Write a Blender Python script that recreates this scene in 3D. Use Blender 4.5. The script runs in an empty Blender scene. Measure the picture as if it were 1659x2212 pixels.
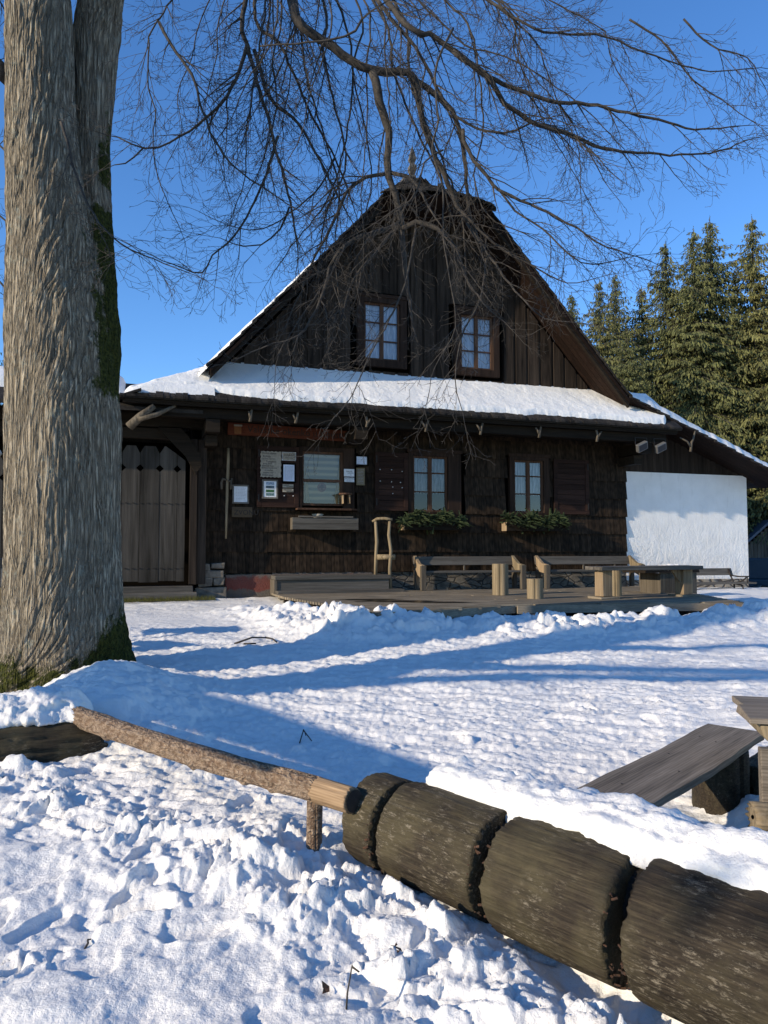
import bpy, bmesh, math, random
import numpy as np
from mathutils import Vector, Matrix, Euler
R = math.radians
random.seed(7)
scn = bpy.context.scene
COL = scn.collection

# ------------------------------------------------------------------ camera, sky, sun, exposure
CZ, FPX, PITCH = 1.6, 1600.0, R(3.0)
cam_d = bpy.data.cameras.new('camera'); cam = bpy.data.objects.new('camera', cam_d); COL.objects.link(cam)
cam.location = (0, 0, CZ); cam.rotation_euler = (R(90) + PITCH, 0, 0)
cam_d.sensor_fit = 'VERTICAL'; cam_d.sensor_height = 24; cam_d.lens = 24 * FPX / 2212
cam_d.clip_start = 0.05; cam_d.clip_end = 3000
scn.camera = cam
scn.render.resolution_x, scn.render.resolution_y = 768, 1024
SUN_AZ, SUN_EL = 59.0, 19.0        # direction the light travels (deg right of view), elevation
world = bpy.data.worlds.new('World'); scn.world = world; world.use_nodes = True
wn = world.node_tree; bg = wn.nodes['Background']
sky = wn.nodes.new('ShaderNodeTexSky'); sky.sky_type = 'NISHITA'; sky.sun_disc = False
sky.sun_elevation = R(SUN_EL); sky.sun_rotation = R(SUN_AZ + 180)
sky.altitude = 900; sky.air_density = 1.0; sky.dust_density = 0.0; sky.ozone_density = 4.0
hsv = wn.nodes.new('ShaderNodeHueSaturation'); hsv.inputs['Saturation'].default_value = 1.14; hsv.inputs['Hue'].default_value = 0.505; hsv.inputs['Value'].default_value = 1.42
wn.links.new(sky.outputs[0], hsv.inputs['Color']); wn.links.new(hsv.outputs[0], bg.inputs[0]); bg.inputs[1].default_value = 0.15
sl = bpy.data.lights.new('sun', 'SUN'); sl.energy = 5.0; sl.angle = R(0.53); sl.color = (1.0, 0.86, 0.66)
so = bpy.data.objects.new('sun', sl); COL.objects.link(so); so.location = (-8, -6, 12)
trav = Vector((math.sin(R(SUN_AZ)) * math.cos(R(SUN_EL)), math.cos(R(SUN_AZ)) * math.cos(R(SUN_EL)), -math.sin(R(SUN_EL))))
so.rotation_euler = trav.to_track_quat('-Z', 'Y').to_euler()
scn.view_settings.view_transform = 'Standard'; scn.view_settings.look = 'None'
scn.view_settings.exposure = 0.24; scn.view_settings.gamma = 1

# ------------------------------------------------------------------ helpers
TH = R(18); D0 = 17.2
HM = Matrix.Translation((0, D0, 0)) @ Matrix.Rotation(TH, 4, 'Z')
def H(s, o, z):
    v = HM @ Vector((s, -o, z)); return (v.x, v.y, v.z)
def at(x, y, d):
    """world point seen at picture position x,y at forward distance d"""
    return Vector(((x - 829.5) / FPX * d, d, CZ + (1106 - y) / FPX * d + d * math.tan(PITCH)))

class MB:
    def __init__(s): s.v = []; s.f = []; s.uv = None
    def quad(s, a, b, c, d):
        n = len(s.v); s.v += [tuple(a), tuple(b), tuple(c), tuple(d)]; s.f.append((n, n+1, n+2, n+3)); return s
    def tri(s, a, b, c):
        n = len(s.v); s.v += [tuple(a), tuple(b), tuple(c)]; s.f.append((n, n+1, n+2)); return s
    def hexa(s, p):          # 8 points: bottom 4 ccw, top 4 ccw
        n = len(s.v); s.v += [tuple(q) for q in p]
        s.f += [tuple(n+i for i in f) for f in ((3,2,1,0),(4,5,6,7),(0,1,5,4),(1,2,6,5),(2,3,7,6),(3,0,4,7))]; return s
    def box(s, x0, x1, y0, y1, z0, z1, M=None, j=0):
        p = [(x0,y0,z0),(x1,y0,z0),(x1,y1,z0),(x0,y1,z0),(x0,y0,z1),(x1,y0,z1),(x1,y1,z1),(x0,y1,z1)]
        if j: p = [(a+random.uniform(-j,j), b+random.uniform(-j,j), c+random.uniform(-j,j)) for a,b,c in p]
        if M is not None: p = [tuple(M @ Vector(q)) for q in p]
        return s.hexa(p)
    def bar(s, a, b, w, h, up=(0,0,1)):
        a = Vector(a); b = Vector(b); d = (b-a).normalized(); u = Vector(up)
        x = d.cross(u).normalized(); u = x.cross(d).normalized()
        p = []
        for q in (a, b):
            p.append([q - x*w/2 - u*h/2, q + x*w/2 - u*h/2, q + x*w/2 + u*h/2, q - x*w/2 + u*h/2])
        n = len(s.v); s.v += [tuple(q) for q in p[0] + p[1]]
        s.f += [tuple(n+i for i in f) for f in ((0,1,2,3),(7,6,5,4),(0,4,5,1),(1,5,6,2),(2,6,7,3),(3,7,4,0))]; return s
    def tube(s, pts, rad, n=8, cap=True, rn=0):
        pts = [Vector(p) for p in pts]; L = len(pts); base = len(s.v)
        ref = Vector((0.13, 0.21, 0.97))
        prev = None
        for i, p in enumerate(pts):
            t = (pts[min(i+1, L-1)] - pts[max(i-1, 0)])
            if t.length < 1e-9: t = Vector((0,0,1))
            t.normalize()
            if prev is None:
                x = t.cross(ref)
                if x.length < 0.05: x = t.cross(Vector((1,0,0)))
            else: x = prev - t * prev.dot(t)
            x.normalize(); prev = x; y = t.cross(x)
            r = rad[i] if hasattr(rad, '__len__') else rad
            for k in range(n):
                a = 2*math.pi*k/n; rr = r * (1 + (random.uniform(-rn, rn) if rn else 0))
                s.v.append(tuple(p + x*math.cos(a)*rr + y*math.sin(a)*rr))
        for i in range(L-1):
            for k in range(n):
                a = base+i*n+k; b = base+i*n+(k+1) % n
                s.f.append((a, b, b+n, a+n))
        if cap:
            s.f.append(tuple(base+k for k in reversed(range(n)))); s.f.append(tuple(base+(L-1)*n+k for k in range(n)))
        return s
    def prism(s, poly, y0, y1, M=None):      # poly in (x,z), extruded along y
        n = len(poly); b = len(s.v)
        P = [(x, y0, z) for x, z in poly] + [(x, y1, z) for x, z in poly]
        if M is not None: P = [tuple(M @ Vector(q)) for q in P]
        s.v += P
        s.f.append(tuple(b+i for i in range(n))); s.f.append(tuple(b+n+i for i in reversed(range(n))))
        for i in range(n):
            j = (i+1) % n; s.f.append((b+i, b+n+i, b+n+j, b+j))
        return s
    def lathe(s, prof, cx=0, cy=0, n=24, ang0=0):   # prof [(r,z)]
        b = len(s.v)
        for r, z in prof:
            for k in range(n):
                a = ang0 + 2*math.pi*k/n; s.v.append((cx+r*math.cos(a), cy+r*math.sin(a), z))
        for i in range(len(prof)-1):
            for k in range(n):
                q = b+i*n+k; w = b+i*n+(k+1) % n; s.f.append((q, w, w+n, q+n))
        s.f.append(tuple(b+k for k in reversed(range(n)))); s.f.append(tuple(b+(len(prof)-1)*n+k for k in range(n)))
        return s
    def mesh(s, name, mat, smooth=False):
        me = bpy.data.meshes.new(name)
        me.from_pydata(s.v, [], s.f); me.validate(); me.materials.append(mat)
        bm = bmesh.new(); bm.from_mesh(me); bmesh.ops.recalc_face_normals(bm, faces=bm.faces); bm.to_mesh(me); bm.free()
        if smooth: me.polygons.foreach_set('use_smooth', [True]*len(me.polygons))
        return me
    def build(s, name, mat, parent=None, smooth=False, bevel=0):
        o = bpy.data.objects.new(name, s.mesh(name, mat, smooth)); COL.objects.link(o)
        if parent is not None: o.parent = parent
        if bevel:
            m = o.modifiers.new('bevel', 'BEVEL'); m.width = bevel; m.segments = 2; m.limit_method = 'ANGLE'
        return o
def empty(name, loc=(0,0,0), rz=0.0):
    o = bpy.data.objects.new(name, None); COL.objects.link(o); o.location = loc; o.rotation_euler = (0,0,rz); o.empty_display_size = .2
    return o
def tag(o, label=None, cat=None, group=None, kind=None):
    if label: o['label'] = label
    if cat: o['category'] = cat
    if group: o['group'] = group
    if kind: o['kind'] = kind
    return o
def npmesh(name, V, Fq, mat, smooth=True):
    me = bpy.data.meshes.new(name); V = np.asarray(V, dtype=np.float32); Fq = np.asarray(Fq, dtype=np.int32)
    me.vertices.add(len(V)); me.vertices.foreach_set('co', V.ravel())
    k = Fq.shape[1]
    me.loops.add(Fq.size); me.loops.foreach_set('vertex_index', Fq.ravel())
    me.polygons.add(len(Fq)); me.polygons.foreach_set('loop_start', np.arange(0, Fq.size, k, dtype=np.int32))
    me.polygons.foreach_set('use_smooth', [smooth]*len(Fq))
    me.materials.append(mat); me.update(calc_edges=True); me.validate(); return me
def link(name, me, parent=None):
    o = bpy.data.objects.new(name, me); COL.objects.link(o); o.parent = parent; return o
def gridfaces(nr, nc, wrap=False):
    i = np.arange(nr-1)[:, None]; j = np.arange(nc if wrap else nc-1)[None, :]
    j2 = (j+1) % nc
    return np.stack([i*nc+j, i*nc+j2, (i+1)*nc+j2, (i+1)*nc+j], -1).reshape(-1, 4)

# numpy noise
_rng = np.random.RandomState(3); _perm = _rng.permutation(4096).astype(np.int64); _g = _rng.rand(4096)*2*np.pi; _gx = np.cos(_g); _gy = np.sin(_g); _rv = _rng.rand(4096)
def _h(i, j, s=0): return _perm[(_perm[(i + s*131) & 4095] + j) & 4095]
def pn(x, y, s=0):
    x = np.asarray(x, float); y = np.asarray(y, float)
    xi = np.floor(x).astype(np.int64); yi = np.floor(y).astype(np.int64); xf = x-xi; yf = y-yi
    u = xf*xf*xf*(xf*(xf*6-15)+10); v = yf*yf*yf*(yf*(yf*6-15)+10)
    def g(a, b):
        h = _h(xi+a, yi+b, s); return _gx[h]*(xf-a) + _gy[h]*(yf-b)
    a = g(0,0)*(1-u)+g(1,0)*u; b = g(0,1)*(1-u)+g(1,1)*u
    return (a*(1-v)+b*v)*1.4
def fbm(x, y, o=4, s=0, g=.5):
    t = 0; a = 1; f = 1
    for k in range(o): t = t + a*pn(x*f, y*f, s+k*7); a *= g; f *= 2.03
    return t
def chunks(x, y, s=0, rad=.75):
    """domes of random height scattered one per cell"""
    xi = np.floor(x).astype(np.int64); yi = np.floor(y).astype(np.int64); best = np.zeros_like(x)
    for a in (-1,0,1):
        for b in (-1,0,1):
            h = _h(xi+a, yi+b, s); px = xi+a+_rv[h]; py = yi+b+_rv[(h*7+13) & 4095]; hh = _rv[(h*5+77) & 4095]
            rr = rad*(.45+.65*_rv[(h*3+5) & 4095])
            d2 = ((x-px)**2+(y-py)**2)/(rr*rr)
            dome = (hh**1.5)*np.sqrt(np.clip(1-d2, 0, 1)); ga = 6.283*_rv[(h*11+31) & 4095]
            tilt = ((x-px)*np.cos(ga)+(y-py)*np.sin(ga))/rr
            slab = (hh**1.3)*np.clip(.8+.75*tilt, 0, 1.5)*smooth01((1-d2)*2.6)*.8
            best = np.maximum(best, np.where(_rv[(h*13+3) & 4095] < .62, slab, dome))
    return best
def smooth01(t): t = np.clip(t, 0, 1); return t*t*(3-2*t)
def segdist(X, Y, ax, ay, bx, by):
    dx, dy = bx-ax, by-ay; L = math.hypot(dx, dy)
    t = ((X-ax)*dx+(Y-ay)*dy)/(L*L); tc = np.clip(t, 0, 1)
    side = ((X-ax)*-dy+(Y-ay)*dx)/L
    return np.hypot(X-(ax+tc*dx), Y-(ay+tc*dy)), tc, side

# ------------------------------------------------------------------ materials
def mat(name):
    m = bpy.data.materials.new(name); m.use_nodes = True; nt = m.node_tree
    return m, nt, nt.nodes['Principled BSDF'], nt.nodes, nt.links
def coords(nt, scale=(1,1,1), kind='Object', rot=(0,0,0)):
    tc = nt.nodes.new('ShaderNodeTexCoord'); mp = nt.nodes.new('ShaderNodeMapping')
    mp.inputs['Scale'].default_value = scale; mp.inputs['Rotation'].default_value = rot
    nt.links.new(tc.outputs[kind], mp.inputs[0]); return mp.outputs[0]
def noise(nt, vec, scale=5, detail=5, rough=.6, dist=0):
    n = nt.nodes.new('ShaderNodeTexNoise'); n.inputs['Scale'].default_value = scale; n.inputs['Detail'].default_value = detail
    n.inputs['Roughness'].default_value = rough; n.inputs['Distortion'].default_value = dist
    if vec is not None: nt.links.new(vec, n.inputs['Vector'])
    return n.outputs['Fac']
def ramp(nt, fac, stops):
    r = nt.nodes.new('ShaderNodeValToRGB'); e = r.color_ramp.elements
    while len(e) > 1: e.remove(e[-1])
    e[0].position = stops[0][0]; e[0].color = (*stops[0][1], 1)
    for p, c in stops[1:]: q = e.new(p); q.color = (*c, 1)
    nt.links.new(fac, r.inputs[0]); return r.outputs[0]
def mix(nt, fac, a, b, mode='MIX'):
    m = nt.nodes.new('ShaderNodeMix'); m.data_type = 'RGBA'; m.blend_type = mode
    for sock, v in ((m.inputs[0], fac), (m.inputs[6], a), (m.inputs[7], b)):
        if hasattr(v, 'links') or isinstance(v, bpy.types.NodeSocket): nt.links.new(v, sock)
        elif isinstance(v, (int, float)): sock.default_value = v
        else: sock.default_value = (*v, 1)
    return m.outputs[2]
def math_(nt, op, a, b=None, c=None):
    m = nt.nodes.new('ShaderNodeMath'); m.operation = op
    for i, v in enumerate((a, b, c)):
        if v is None: continue
        if isinstance(v, (int, float)): m.inputs[i].default_value = v
        else: nt.links.new(v, m.inputs[i])
    return m.outputs[0]
def bump(nt, bs, h, dist=.01, strength=1):
    b = nt.nodes.new('ShaderNodeBump'); b.inputs['Distance'].default_value = dist; b.inputs['Strength'].default_value = strength
    nt.links.new(h, b.inputs['Height']); nt.links.new(b.outputs[0], bs.inputs['Normal'])
def island(nt):
    g = nt.nodes.new('ShaderNodeNewGeometry'); return g.outputs['Random Per Island']
def plain(name, col, rough=.6, metal=0, var=.15, sc=20):
    m, nt, bs, N, L = mat(name)
    f = noise(nt, coords(nt), sc, 4)
    c = ramp(nt, f, [(.3, tuple(x*(1-var) for x in col)), (.7, tuple(min(1, x*(1+var)) for x in col))])
    L.new(c, bs.inputs['Base Color']); bs.inputs['Roughness'].default_value = rough; bs.inputs['Metallic'].default_value = metal
    bs.inputs['Specular IOR Level'].default_value = .05 if rough > .75 else .4
    return m
def wood(name, dark, light, axis='x', rough=.75, grain=1.0, isl=.35, bmp=.004, knots=True, tint=None):
    m, nt, bs, N, L = mat(name)
    st = {'x': (1.2, 22, 22), 'y': (22, 1.2, 22), 'z': (22, 22, 1.2)}[axis]
    tc = N.new('ShaderNodeTexCoord'); ri = island(nt)
    add = N.new('ShaderNodeVectorMath'); add.operation = 'ADD'; L.new(tc.outputs['Object'], add.inputs[0])
    cmb = N.new('ShaderNodeCombineXYZ'); r7 = math_(nt, 'MULTIPLY', ri, 17.0)
    for i in range(3): L.new(r7, cmb.inputs[i])
    L.new(cmb.outputs[0], add.inputs[1])
    mp = N.new('ShaderNodeMapping'); mp.inputs['Scale'].default_value = tuple(q*grain for q in st); L.new(add.outputs[0], mp.inputs[0])
    n1 = noise(nt, mp.outputs[0], 1.0, 6, .65, .6)
    mp2 = N.new('ShaderNodeMapping'); mp2.inputs['Scale'].default_value = tuple(q*grain*.3 for q in st); L.new(add.outputs[0], mp2.inputs[0])
    n2 = noise(nt, mp2.outputs[0], 1.0, 3, .5, 1.0)
    w = N.new('ShaderNodeTexWave'); w.wave_type = 'RINGS'; w.inputs['Scale'].default_value = 2.2; w.inputs['Distortion'].default_value = 6; w.inputs['Detail'].default_value = 3
    L.new(mp2.outputs[0], w.inputs[0])
    f = math_(nt, 'ADD', math_(nt, 'MULTIPLY', n1, .6), math_(nt, 'MULTIPLY', n2, .4))
    f = math_(nt, 'ADD', math_(nt, 'MULTIPLY', f, .9), math_(nt, 'MULTIPLY', w.outputs['Fac'], .1))
    c = ramp(nt, f, [(.34, dark), (.5, tuple((a+b)/2 for a, b in zip(dark, light))), (.66, light)])
    k = math_(nt, 'ADD', math_(nt, 'MULTIPLY', ri, 2*isl), 1-isl)
    hs = N.new('ShaderNodeHueSaturation'); L.new(c, hs.inputs['Color']); L.new(k, hs.inputs['Value'])
    out = hs.outputs[0]
    if tint is not None:      # large weathered areas
        big = noise(nt, coords(nt, (.9, .9, .9)), 1.6, 5, .7)
        out = mix(nt, ramp(nt, big, [(.45, (0,0,0)), (.62, (1,1,1))]), out, tint)
    L.new(out, bs.inputs['Base Color']); bs.inputs['Roughness'].default_value = rough
    bs.inputs['Specular IOR Level'].default_value = .1
    bump(nt, bs, n1, bmp, .9)
    return m
SNOW = None
def make_snow(name, b=(.78, .765, .735), dirt=True):
    m, nt, bs, N, L = mat(name)
    v = coords(nt)
    n1 = noise(nt, v, 9, 8, .6); n2 = noise(nt, v, 1.1, 4, .6)
    c = ramp(nt, n2, [(.3, tuple(x*.95 for x in b)), (.7, b)])
    if dirt:
        sp = noise(nt, v, 60, 3, .7)
        c = mix(nt, ramp(nt, sp, [(.72, (0,0,0)), (.78, (.35,.35,.35))]), c, (.3, .24, .17))
    L.new(c, bs.inputs['Base Color']); bs.inputs['Roughness'].default_value = .65
    bs.inputs['Specular IOR Level'].default_value = .25
    n3 = noise(nt, v, 70, 4, .7)
    h = math_(nt, 'ADD', math_(nt, 'MULTIPLY', n1, 1.0), math_(nt, 'MULTIPLY', n3, .35))
    bump(nt, bs, h, .022, .8)
    return m
M = {}
M['snow'] = make_snow('snow')
M['snow_clean'] = make_snow('snow_clean', (.80, .79, .765), False)
M['siding'] = wood('siding', (.006, .0045, .003), (.045, .029, .018), 'z', grain=.8, isl=.35, bmp=.003)
M['gable'] = wood('gable_board', (.010, .0075, .0055), (.062, .045, .033), 'z', grain=.9, isl=.25)
M['dark'] = wood('dark_timber', (.007, .0055, .004), (.026, .019, .013), 'x', isl=.3)
M['darkz'] = wood('dark_timber_upright', (.012, .009, .007), (.045, .033, .025), 'z', isl=.3)
M['rakewood'] = wood('rake_wood', (.007, .0042, .003), (.02, .011, .0075), 'x', isl=.25)
M['core'] = plain('dark_core', (.006, .005, .004), 1.0)
M['shingle'] = wood('roof_shingle', (.011, .010, .009), (.045, .039, .034), 'y', isl=.45)
M['frame'] = wood('window_wood', (.04, .02, .013), (.12, .068, .043), 'z', isl=.15)
M['frame_dark'] = wood('window_wood_dark', (.012, .008, .006), (.045, .027, .019), 'z', isl=.2)
M['shutter'] = wood('shutter_wood', (.014, .0075, .006), (.042, .022, .016), 'x', isl=.3)
M['grey'] = wood('weathered_grey', (.05, .045, .038), (.15, .135, .115), 'x', isl=.2)
M['greyz'] = wood('weathered_grey_upright', (.045, .037, .028), (.14, .118, .09), 'z', isl=.2)
M['gate'] = wood('gate_wood', (.017, .015, .012), (.065, .058, .05), 'z', isl=.25, grain=.8)
M['deck'] = wood('deck_wood', (.12, .098, .07), (.32, .265, .19), 'x', isl=.25, tint=(.16, .135, .1))
M['pale'] = wood('pale_wood', (.15, .105, .065), (.36, .27, .17), 'z', isl=.15, bmp=.003)
M['stump'] = wood('stump_wood', (.09, .07, .042), (.3, .235, .15), 'z', isl=.05, grain=.8, bmp=.008)
M['endgrain'] = plain('end_grain', (.22, .15, .085), .8, var=.4, sc=30)
M['signred'] = wood('sign_red_wood', (.06, .018, .010), (.15, .045, .024), 'x', isl=.1)
M['plank'] = wood('bench_plank', (.095, .078, .06), (.26, .215, .165), 'x', isl=.1, grain=1.8, bmp=.002)
M['ink'] = plain('black_ink', (.012, .01, .009), .7)
M['paper'] = plain('paper', (.62, .64, .66), .7, var=.12, sc=9)
M['paperblue'] = plain('paper_cool', (.5, .56, .68), .5, var=.15, sc=7)
M['oldpaper'] = plain('old_paper', (.3, .27, .22), .8, var=.2)
M['ochre'] = plain('ochre_wood_sign', (.16, .13, .08), .8, var=.25)
M['iron'] = plain('iron', (.03, .026, .024), .6, .6)
M['black'] = plain('black_plastic', (.014, .015, .018), .35)
M['lamp'] = plain('grey_metal', (.16, .16, .16), .5, .5)
M['shingle2'] = wood('carved_wood', (.05, .035, .022), (.11, .08, .05), 'x', isl=.1)
M['white'] = plain('white_dots', (.7, .7, .68), .6)

def m_plaster():
    m, nt, bs, N, L = mat('white_plaster'); v = coords(nt)
    n = noise(nt, v, 2.0, 5, .6); stain = noise(nt, coords(nt, (3, 3, .5)), 1.5, 5, .7)
    c = ramp(nt, n, [(.3, (.72, .7, .67)), (.7, (.82, .8, .77))])
    c = mix(nt, ramp(nt, stain, [(.55, (0,0,0)), (.75, (.5,.5,.5))]), c, (.5, .48, .44))
    L.new(c, bs.inputs['Base Color']); bs.inputs['Roughness'].default_value = .85
    n2 = noise(nt, coords(nt, (5, 5, 3.4)), 1.2, 8, .7, .8); n3 = noise(nt, v, 40, 4)
    sx = N.new('ShaderNodeSeparateXYZ'); L.new(coords(nt), sx.inputs[0])
    mr = N.new('ShaderNodeMapRange'); mr.inputs[1].default_value = 2.5; mr.inputs[2].default_value = 1.2; mr.inputs[3].default_value = .12; mr.inputs[4].default_value = 1
    L.new(sx.outputs[2], mr.inputs[0])
    h = math_(nt, 'ADD', math_(nt, 'MULTIPLY', n2, mr.outputs[0]), math_(nt, 'MULTIPLY', n3, .05))
    bump(nt, bs, h, .06, 1); return m
M['plaster'] = m_plaster()
def m_stone(name, a, b, mortar, sc=3.2):
    m, nt, bs, N, L = mat(name); v = coords(nt, (1, 1, 1.9))
    vo = N.new('ShaderNodeTexVoronoi'); vo.feature = 'DISTANCE_TO_EDGE'; vo.inputs['Scale'].default_value = sc; L.new(v, vo.inputs['Vector'])
    vc = N.new('ShaderNodeTexVoronoi'); vc.inputs['Scale'].default_value = sc; L.new(v, vc.inputs['Vector'])
    n = noise(nt, v, 12, 6, .7)
    c = ramp(nt, math_(nt, 'ADD', math_(nt, 'MULTIPLY', n, .7), math_(nt, 'MULTIPLY', vc.outputs['Distance'], .3)), [(.3, a), (.65, b)])
    e = ramp(nt, vo.outputs['Distance'], [(.02, (0,0,0)), (.07, (1,1,1))])
    c = mix(nt, e, mortar, c)
    L.new(c, bs.inputs['Base Color']); bs.inputs['Roughness'].default_value = .9
    bump(nt, bs, math_(nt, 'ADD', e, math_(nt, 'MULTIPLY', n, .4)), .03); return m
M['stone'] = m_stone('field_stone', (.07, .06, .048), (.2, .175, .14), (.05, .045, .04))
M['palestone'] = m_stone('pale_stone', (.16, .13, .1), (.36, .31, .24), (.06, .05, .045), 2.4)
def m_red():
    m, nt, bs, N, L = mat('red_foundation'); v = coords(nt)
    sx = N.new('ShaderNodeSeparateXYZ'); L.new(v, sx.inputs[0]); n = noise(nt, v, 6, 6, .7); n2 = noise(nt, v, 35, 5, .7)
    f = math_(nt, 'ADD', math_(nt, 'SUBTRACT', sx.outputs[2], .55), math_(nt, 'MULTIPLY', n, .35))
    c = ramp(nt, f, [(.0, (.12, .1, .08)), (.36, (.15, .125, .1)), (.39, (.22, .04, .025)), (.62, (.19, .045, .03)), (.68, (.16, .13, .11))])
    c = mix(nt, math_(nt, 'MULTIPLY', n2, .7), c, (.06, .05, .045))
    L.new(c, bs.inputs['Base Color']); bs.inputs['Roughness'].default_value = .9; bump(nt, bs, n2, .04); return m
M['redbase'] = m_red()
M['rock'] = m_simplebark_('rock', (.07, .062, .05), (.2, .175, .14), .03, (5, 5, 9)) if False else plain('rock', (.15, .13, .105), .9, var=.45, sc=7)
def m_glass():
    m, nt, bs, N, L = mat('window_glass'); out = N['Material Output']
    tr = N.new('ShaderNodeBsdfTransparent'); gl = N.new('ShaderNodeBsdfGlossy'); gl.inputs['Roughness'].default_value = .02
    mx = N.new('ShaderNodeMixShader'); fr = N.new('ShaderNodeFresnel'); fr.inputs[0].default_value = 1.5
    L.new(math_(nt, 'MULTIPLY', fr.outputs[0], 2.2), mx.inputs[0]); L.new(tr.outputs[0], mx.inputs[1]); L.new(gl.outputs[0], mx.inputs[2]); L.new(mx.outputs[0], out.inputs[0])
    return m
M['glass'] = m_glass()
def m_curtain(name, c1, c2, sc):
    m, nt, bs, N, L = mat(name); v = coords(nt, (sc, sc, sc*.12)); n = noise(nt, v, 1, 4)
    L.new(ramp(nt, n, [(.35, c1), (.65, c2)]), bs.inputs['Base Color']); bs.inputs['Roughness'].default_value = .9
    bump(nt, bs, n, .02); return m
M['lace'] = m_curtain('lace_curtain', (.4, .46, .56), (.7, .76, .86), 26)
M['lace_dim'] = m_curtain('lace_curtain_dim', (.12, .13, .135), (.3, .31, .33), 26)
def m_stripes():
    m, nt, bs, N, L = mat('striped_cloth'); v = coords(nt)
    sx = N.new('ShaderNodeSeparateXYZ'); L.new(v, sx.inputs[0])
    w = math_(nt, 'SINE', math_(nt, 'MULTIPLY', sx.outputs[2], 46.0)); n = noise(nt, coords(nt, (1, 1, 30)), 2, 3)
    f = math_(nt, 'ADD', math_(nt, 'MULTIPLY', w, .35), n)
    c = ramp(nt, f, [(.35, (.24, .215, .15)), (.75, (.46, .39, .24))])
    L.new(c, bs.inputs['Base Color']); bs.inputs['Roughness'].default_value = .95; return m
M['stripes'] = m_stripes()
M['yellowcloth'] = m_curtain('yellow_curtain', (.36, .27, .12), (.55, .44, .24), 18)
def m_bark(name, attr=False):
    m, nt, bs, N, L = mat(name)
    v = coords(nt, (24, 24, 2.0)); n = noise(nt, v, 1.5, 8, .64, .5)
    vo = N.new('ShaderNodeTexVoronoi'); vo.feature = 'DISTANCE_TO_EDGE'; vo.inputs['Scale'].default_value = 1.0
    wn_ = N.new('ShaderNodeTexNoise'); wn_.inputs['Scale'].default_value = .8; wn_.inputs['Detail'].default_value = 4; L.new(v, wn_.inputs['Vector'])
    mm = N.new('ShaderNodeMix'); mm.data_type = 'VECTOR'; mm.inputs[0].default_value = .35; L.new(v, mm.inputs[4]); L.new(wn_.outputs['Color'], mm.inputs[5])
    sc = N.new('ShaderNodeVectorMath'); sc.operation = 'ADD'; L.new(v, sc.inputs[0])
    sc2 = N.new('ShaderNodeVectorMath'); sc2.operation = 'SCALE'; sc2.inputs[3].default_value = 1.8; L.new(wn_.outputs['Color'], sc2.inputs[0]); L.new(sc2.outputs[0], sc.inputs[1])
    L.new(sc.outputs[0], vo.inputs['Vector'])
    e = ramp(nt, vo.outputs['Distance'], [(.0, (0,0,0)), (.3, (1,1,1))])
    li = noise(nt, coords(nt, (5, 5, 4)), 1.4, 7, .75)
    c = ramp(nt, n, [(.3, (.17, .14, .1)), (.68, (.52, .45, .34))])
    c = mix(nt, e, mix(nt, .62, c, (.03, .022, .016)), c)
    c = mix(nt, ramp(nt, li, [(.56, (0,0,0)), (.66, (.6,.6,.6))]), c, (.3, .32, .27))
    if attr:
        at_ = N.new('ShaderNodeAttribute'); at_.attribute_name = 'moss'
        mo = math_(nt, 'ADD', at_.outputs['Fac'], math_(nt, 'MULTIPLY', math_(nt, 'SUBTRACT', li, .5), 1.6))
        mcol = ramp(nt, noise(nt, coords(nt), 30, 4), [(.35, (.018, .024, .006)), (.65, (.075, .08, .016))])
        c = mix(nt, ramp(nt, mo, [(.45, (0,0,0)), (.6, (1,1,1))]), c, mcol)
    L.new(c, bs.inputs['Base Color']); bs.inputs['Roughness'].default_value = .95; bs.inputs['Specular IOR Level'].default_value = .15
    bump(nt, bs, math_(nt, 'ADD', e, math_(nt, 'MULTIPLY', n, 1.0)), .035, 1); return m
M['bark'] = m_bark('linden_bark', True)
def m_simplebark(name, a, b, bd=.012, sc=(18,18,18)):
    m, nt, bs, N, L = mat(name); v = coords(nt, sc); n = noise(nt, v, 1.0, 6, .7, .5)
    L.new(ramp(nt, n, [(.35, a), (.65, b)]), bs.inputs['Base Color']); bs.inputs['Roughness'].default_value = .9
    bump(nt, bs, n, bd); return m
M['twig'] = m_simplebark('branch_bark', (.013, .011, .009), (.06, .05, .04), .006, (14, 14, 14))
def m_scaly():
    m, nt, bs, N, L = mat('spruce_bark'); v = coords(nt, (20, 30, 30))
    vo = N.new('ShaderNodeTexVoronoi'); vo.inputs['Scale'].default_value = 1.3; vo.inputs['Randomness'].default_value = 1
    n = noise(nt, coords(nt, (12, 20, 20)), 1.5, 7, .7, .6); ad = N.new('ShaderNodeVectorMath'); ad.operation = 'ADD'; L.new(v, ad.inputs[0])
    nn = N.new('ShaderNodeTexNoise'); nn.inputs['Scale'].default_value = 1.0; L.new(v, nn.inputs['Vector']); s2 = N.new('ShaderNodeVectorMath'); s2.operation = 'SCALE'; s2.inputs[3].default_value = 2.4; L.new(nn.outputs['Color'], s2.inputs[0]); L.new(s2.outputs[0], ad.inputs[1]); L.new(ad.outputs[0], vo.inputs['Vector'])
    c1 = ramp(nt, n, [(.32, (.14, .095, .062)), (.68, (.44, .33, .23))]); c2 = ramp(nt, vo.outputs['Distance'], [(.3, (1,1,1)), (.8, (.5,.42,.36))])
    L.new(mix(nt, 1.0, c1, c2, 'MULTIPLY'), bs.inputs['Base Color']); bs.inputs['Roughness'].default_value = .9
    bump(nt, bs, math_(nt, 'SUBTRACT', n, math_(nt, 'MULTIPLY', vo.outputs['Distance'], .9)), .02); return m
M['railbark'] = m_scaly()
M['needle_dark'] = m_simplebark('spruce_needles', (.03, .038, .012), (.165, .168, .052), .01, (2, 2, 2))
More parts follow.
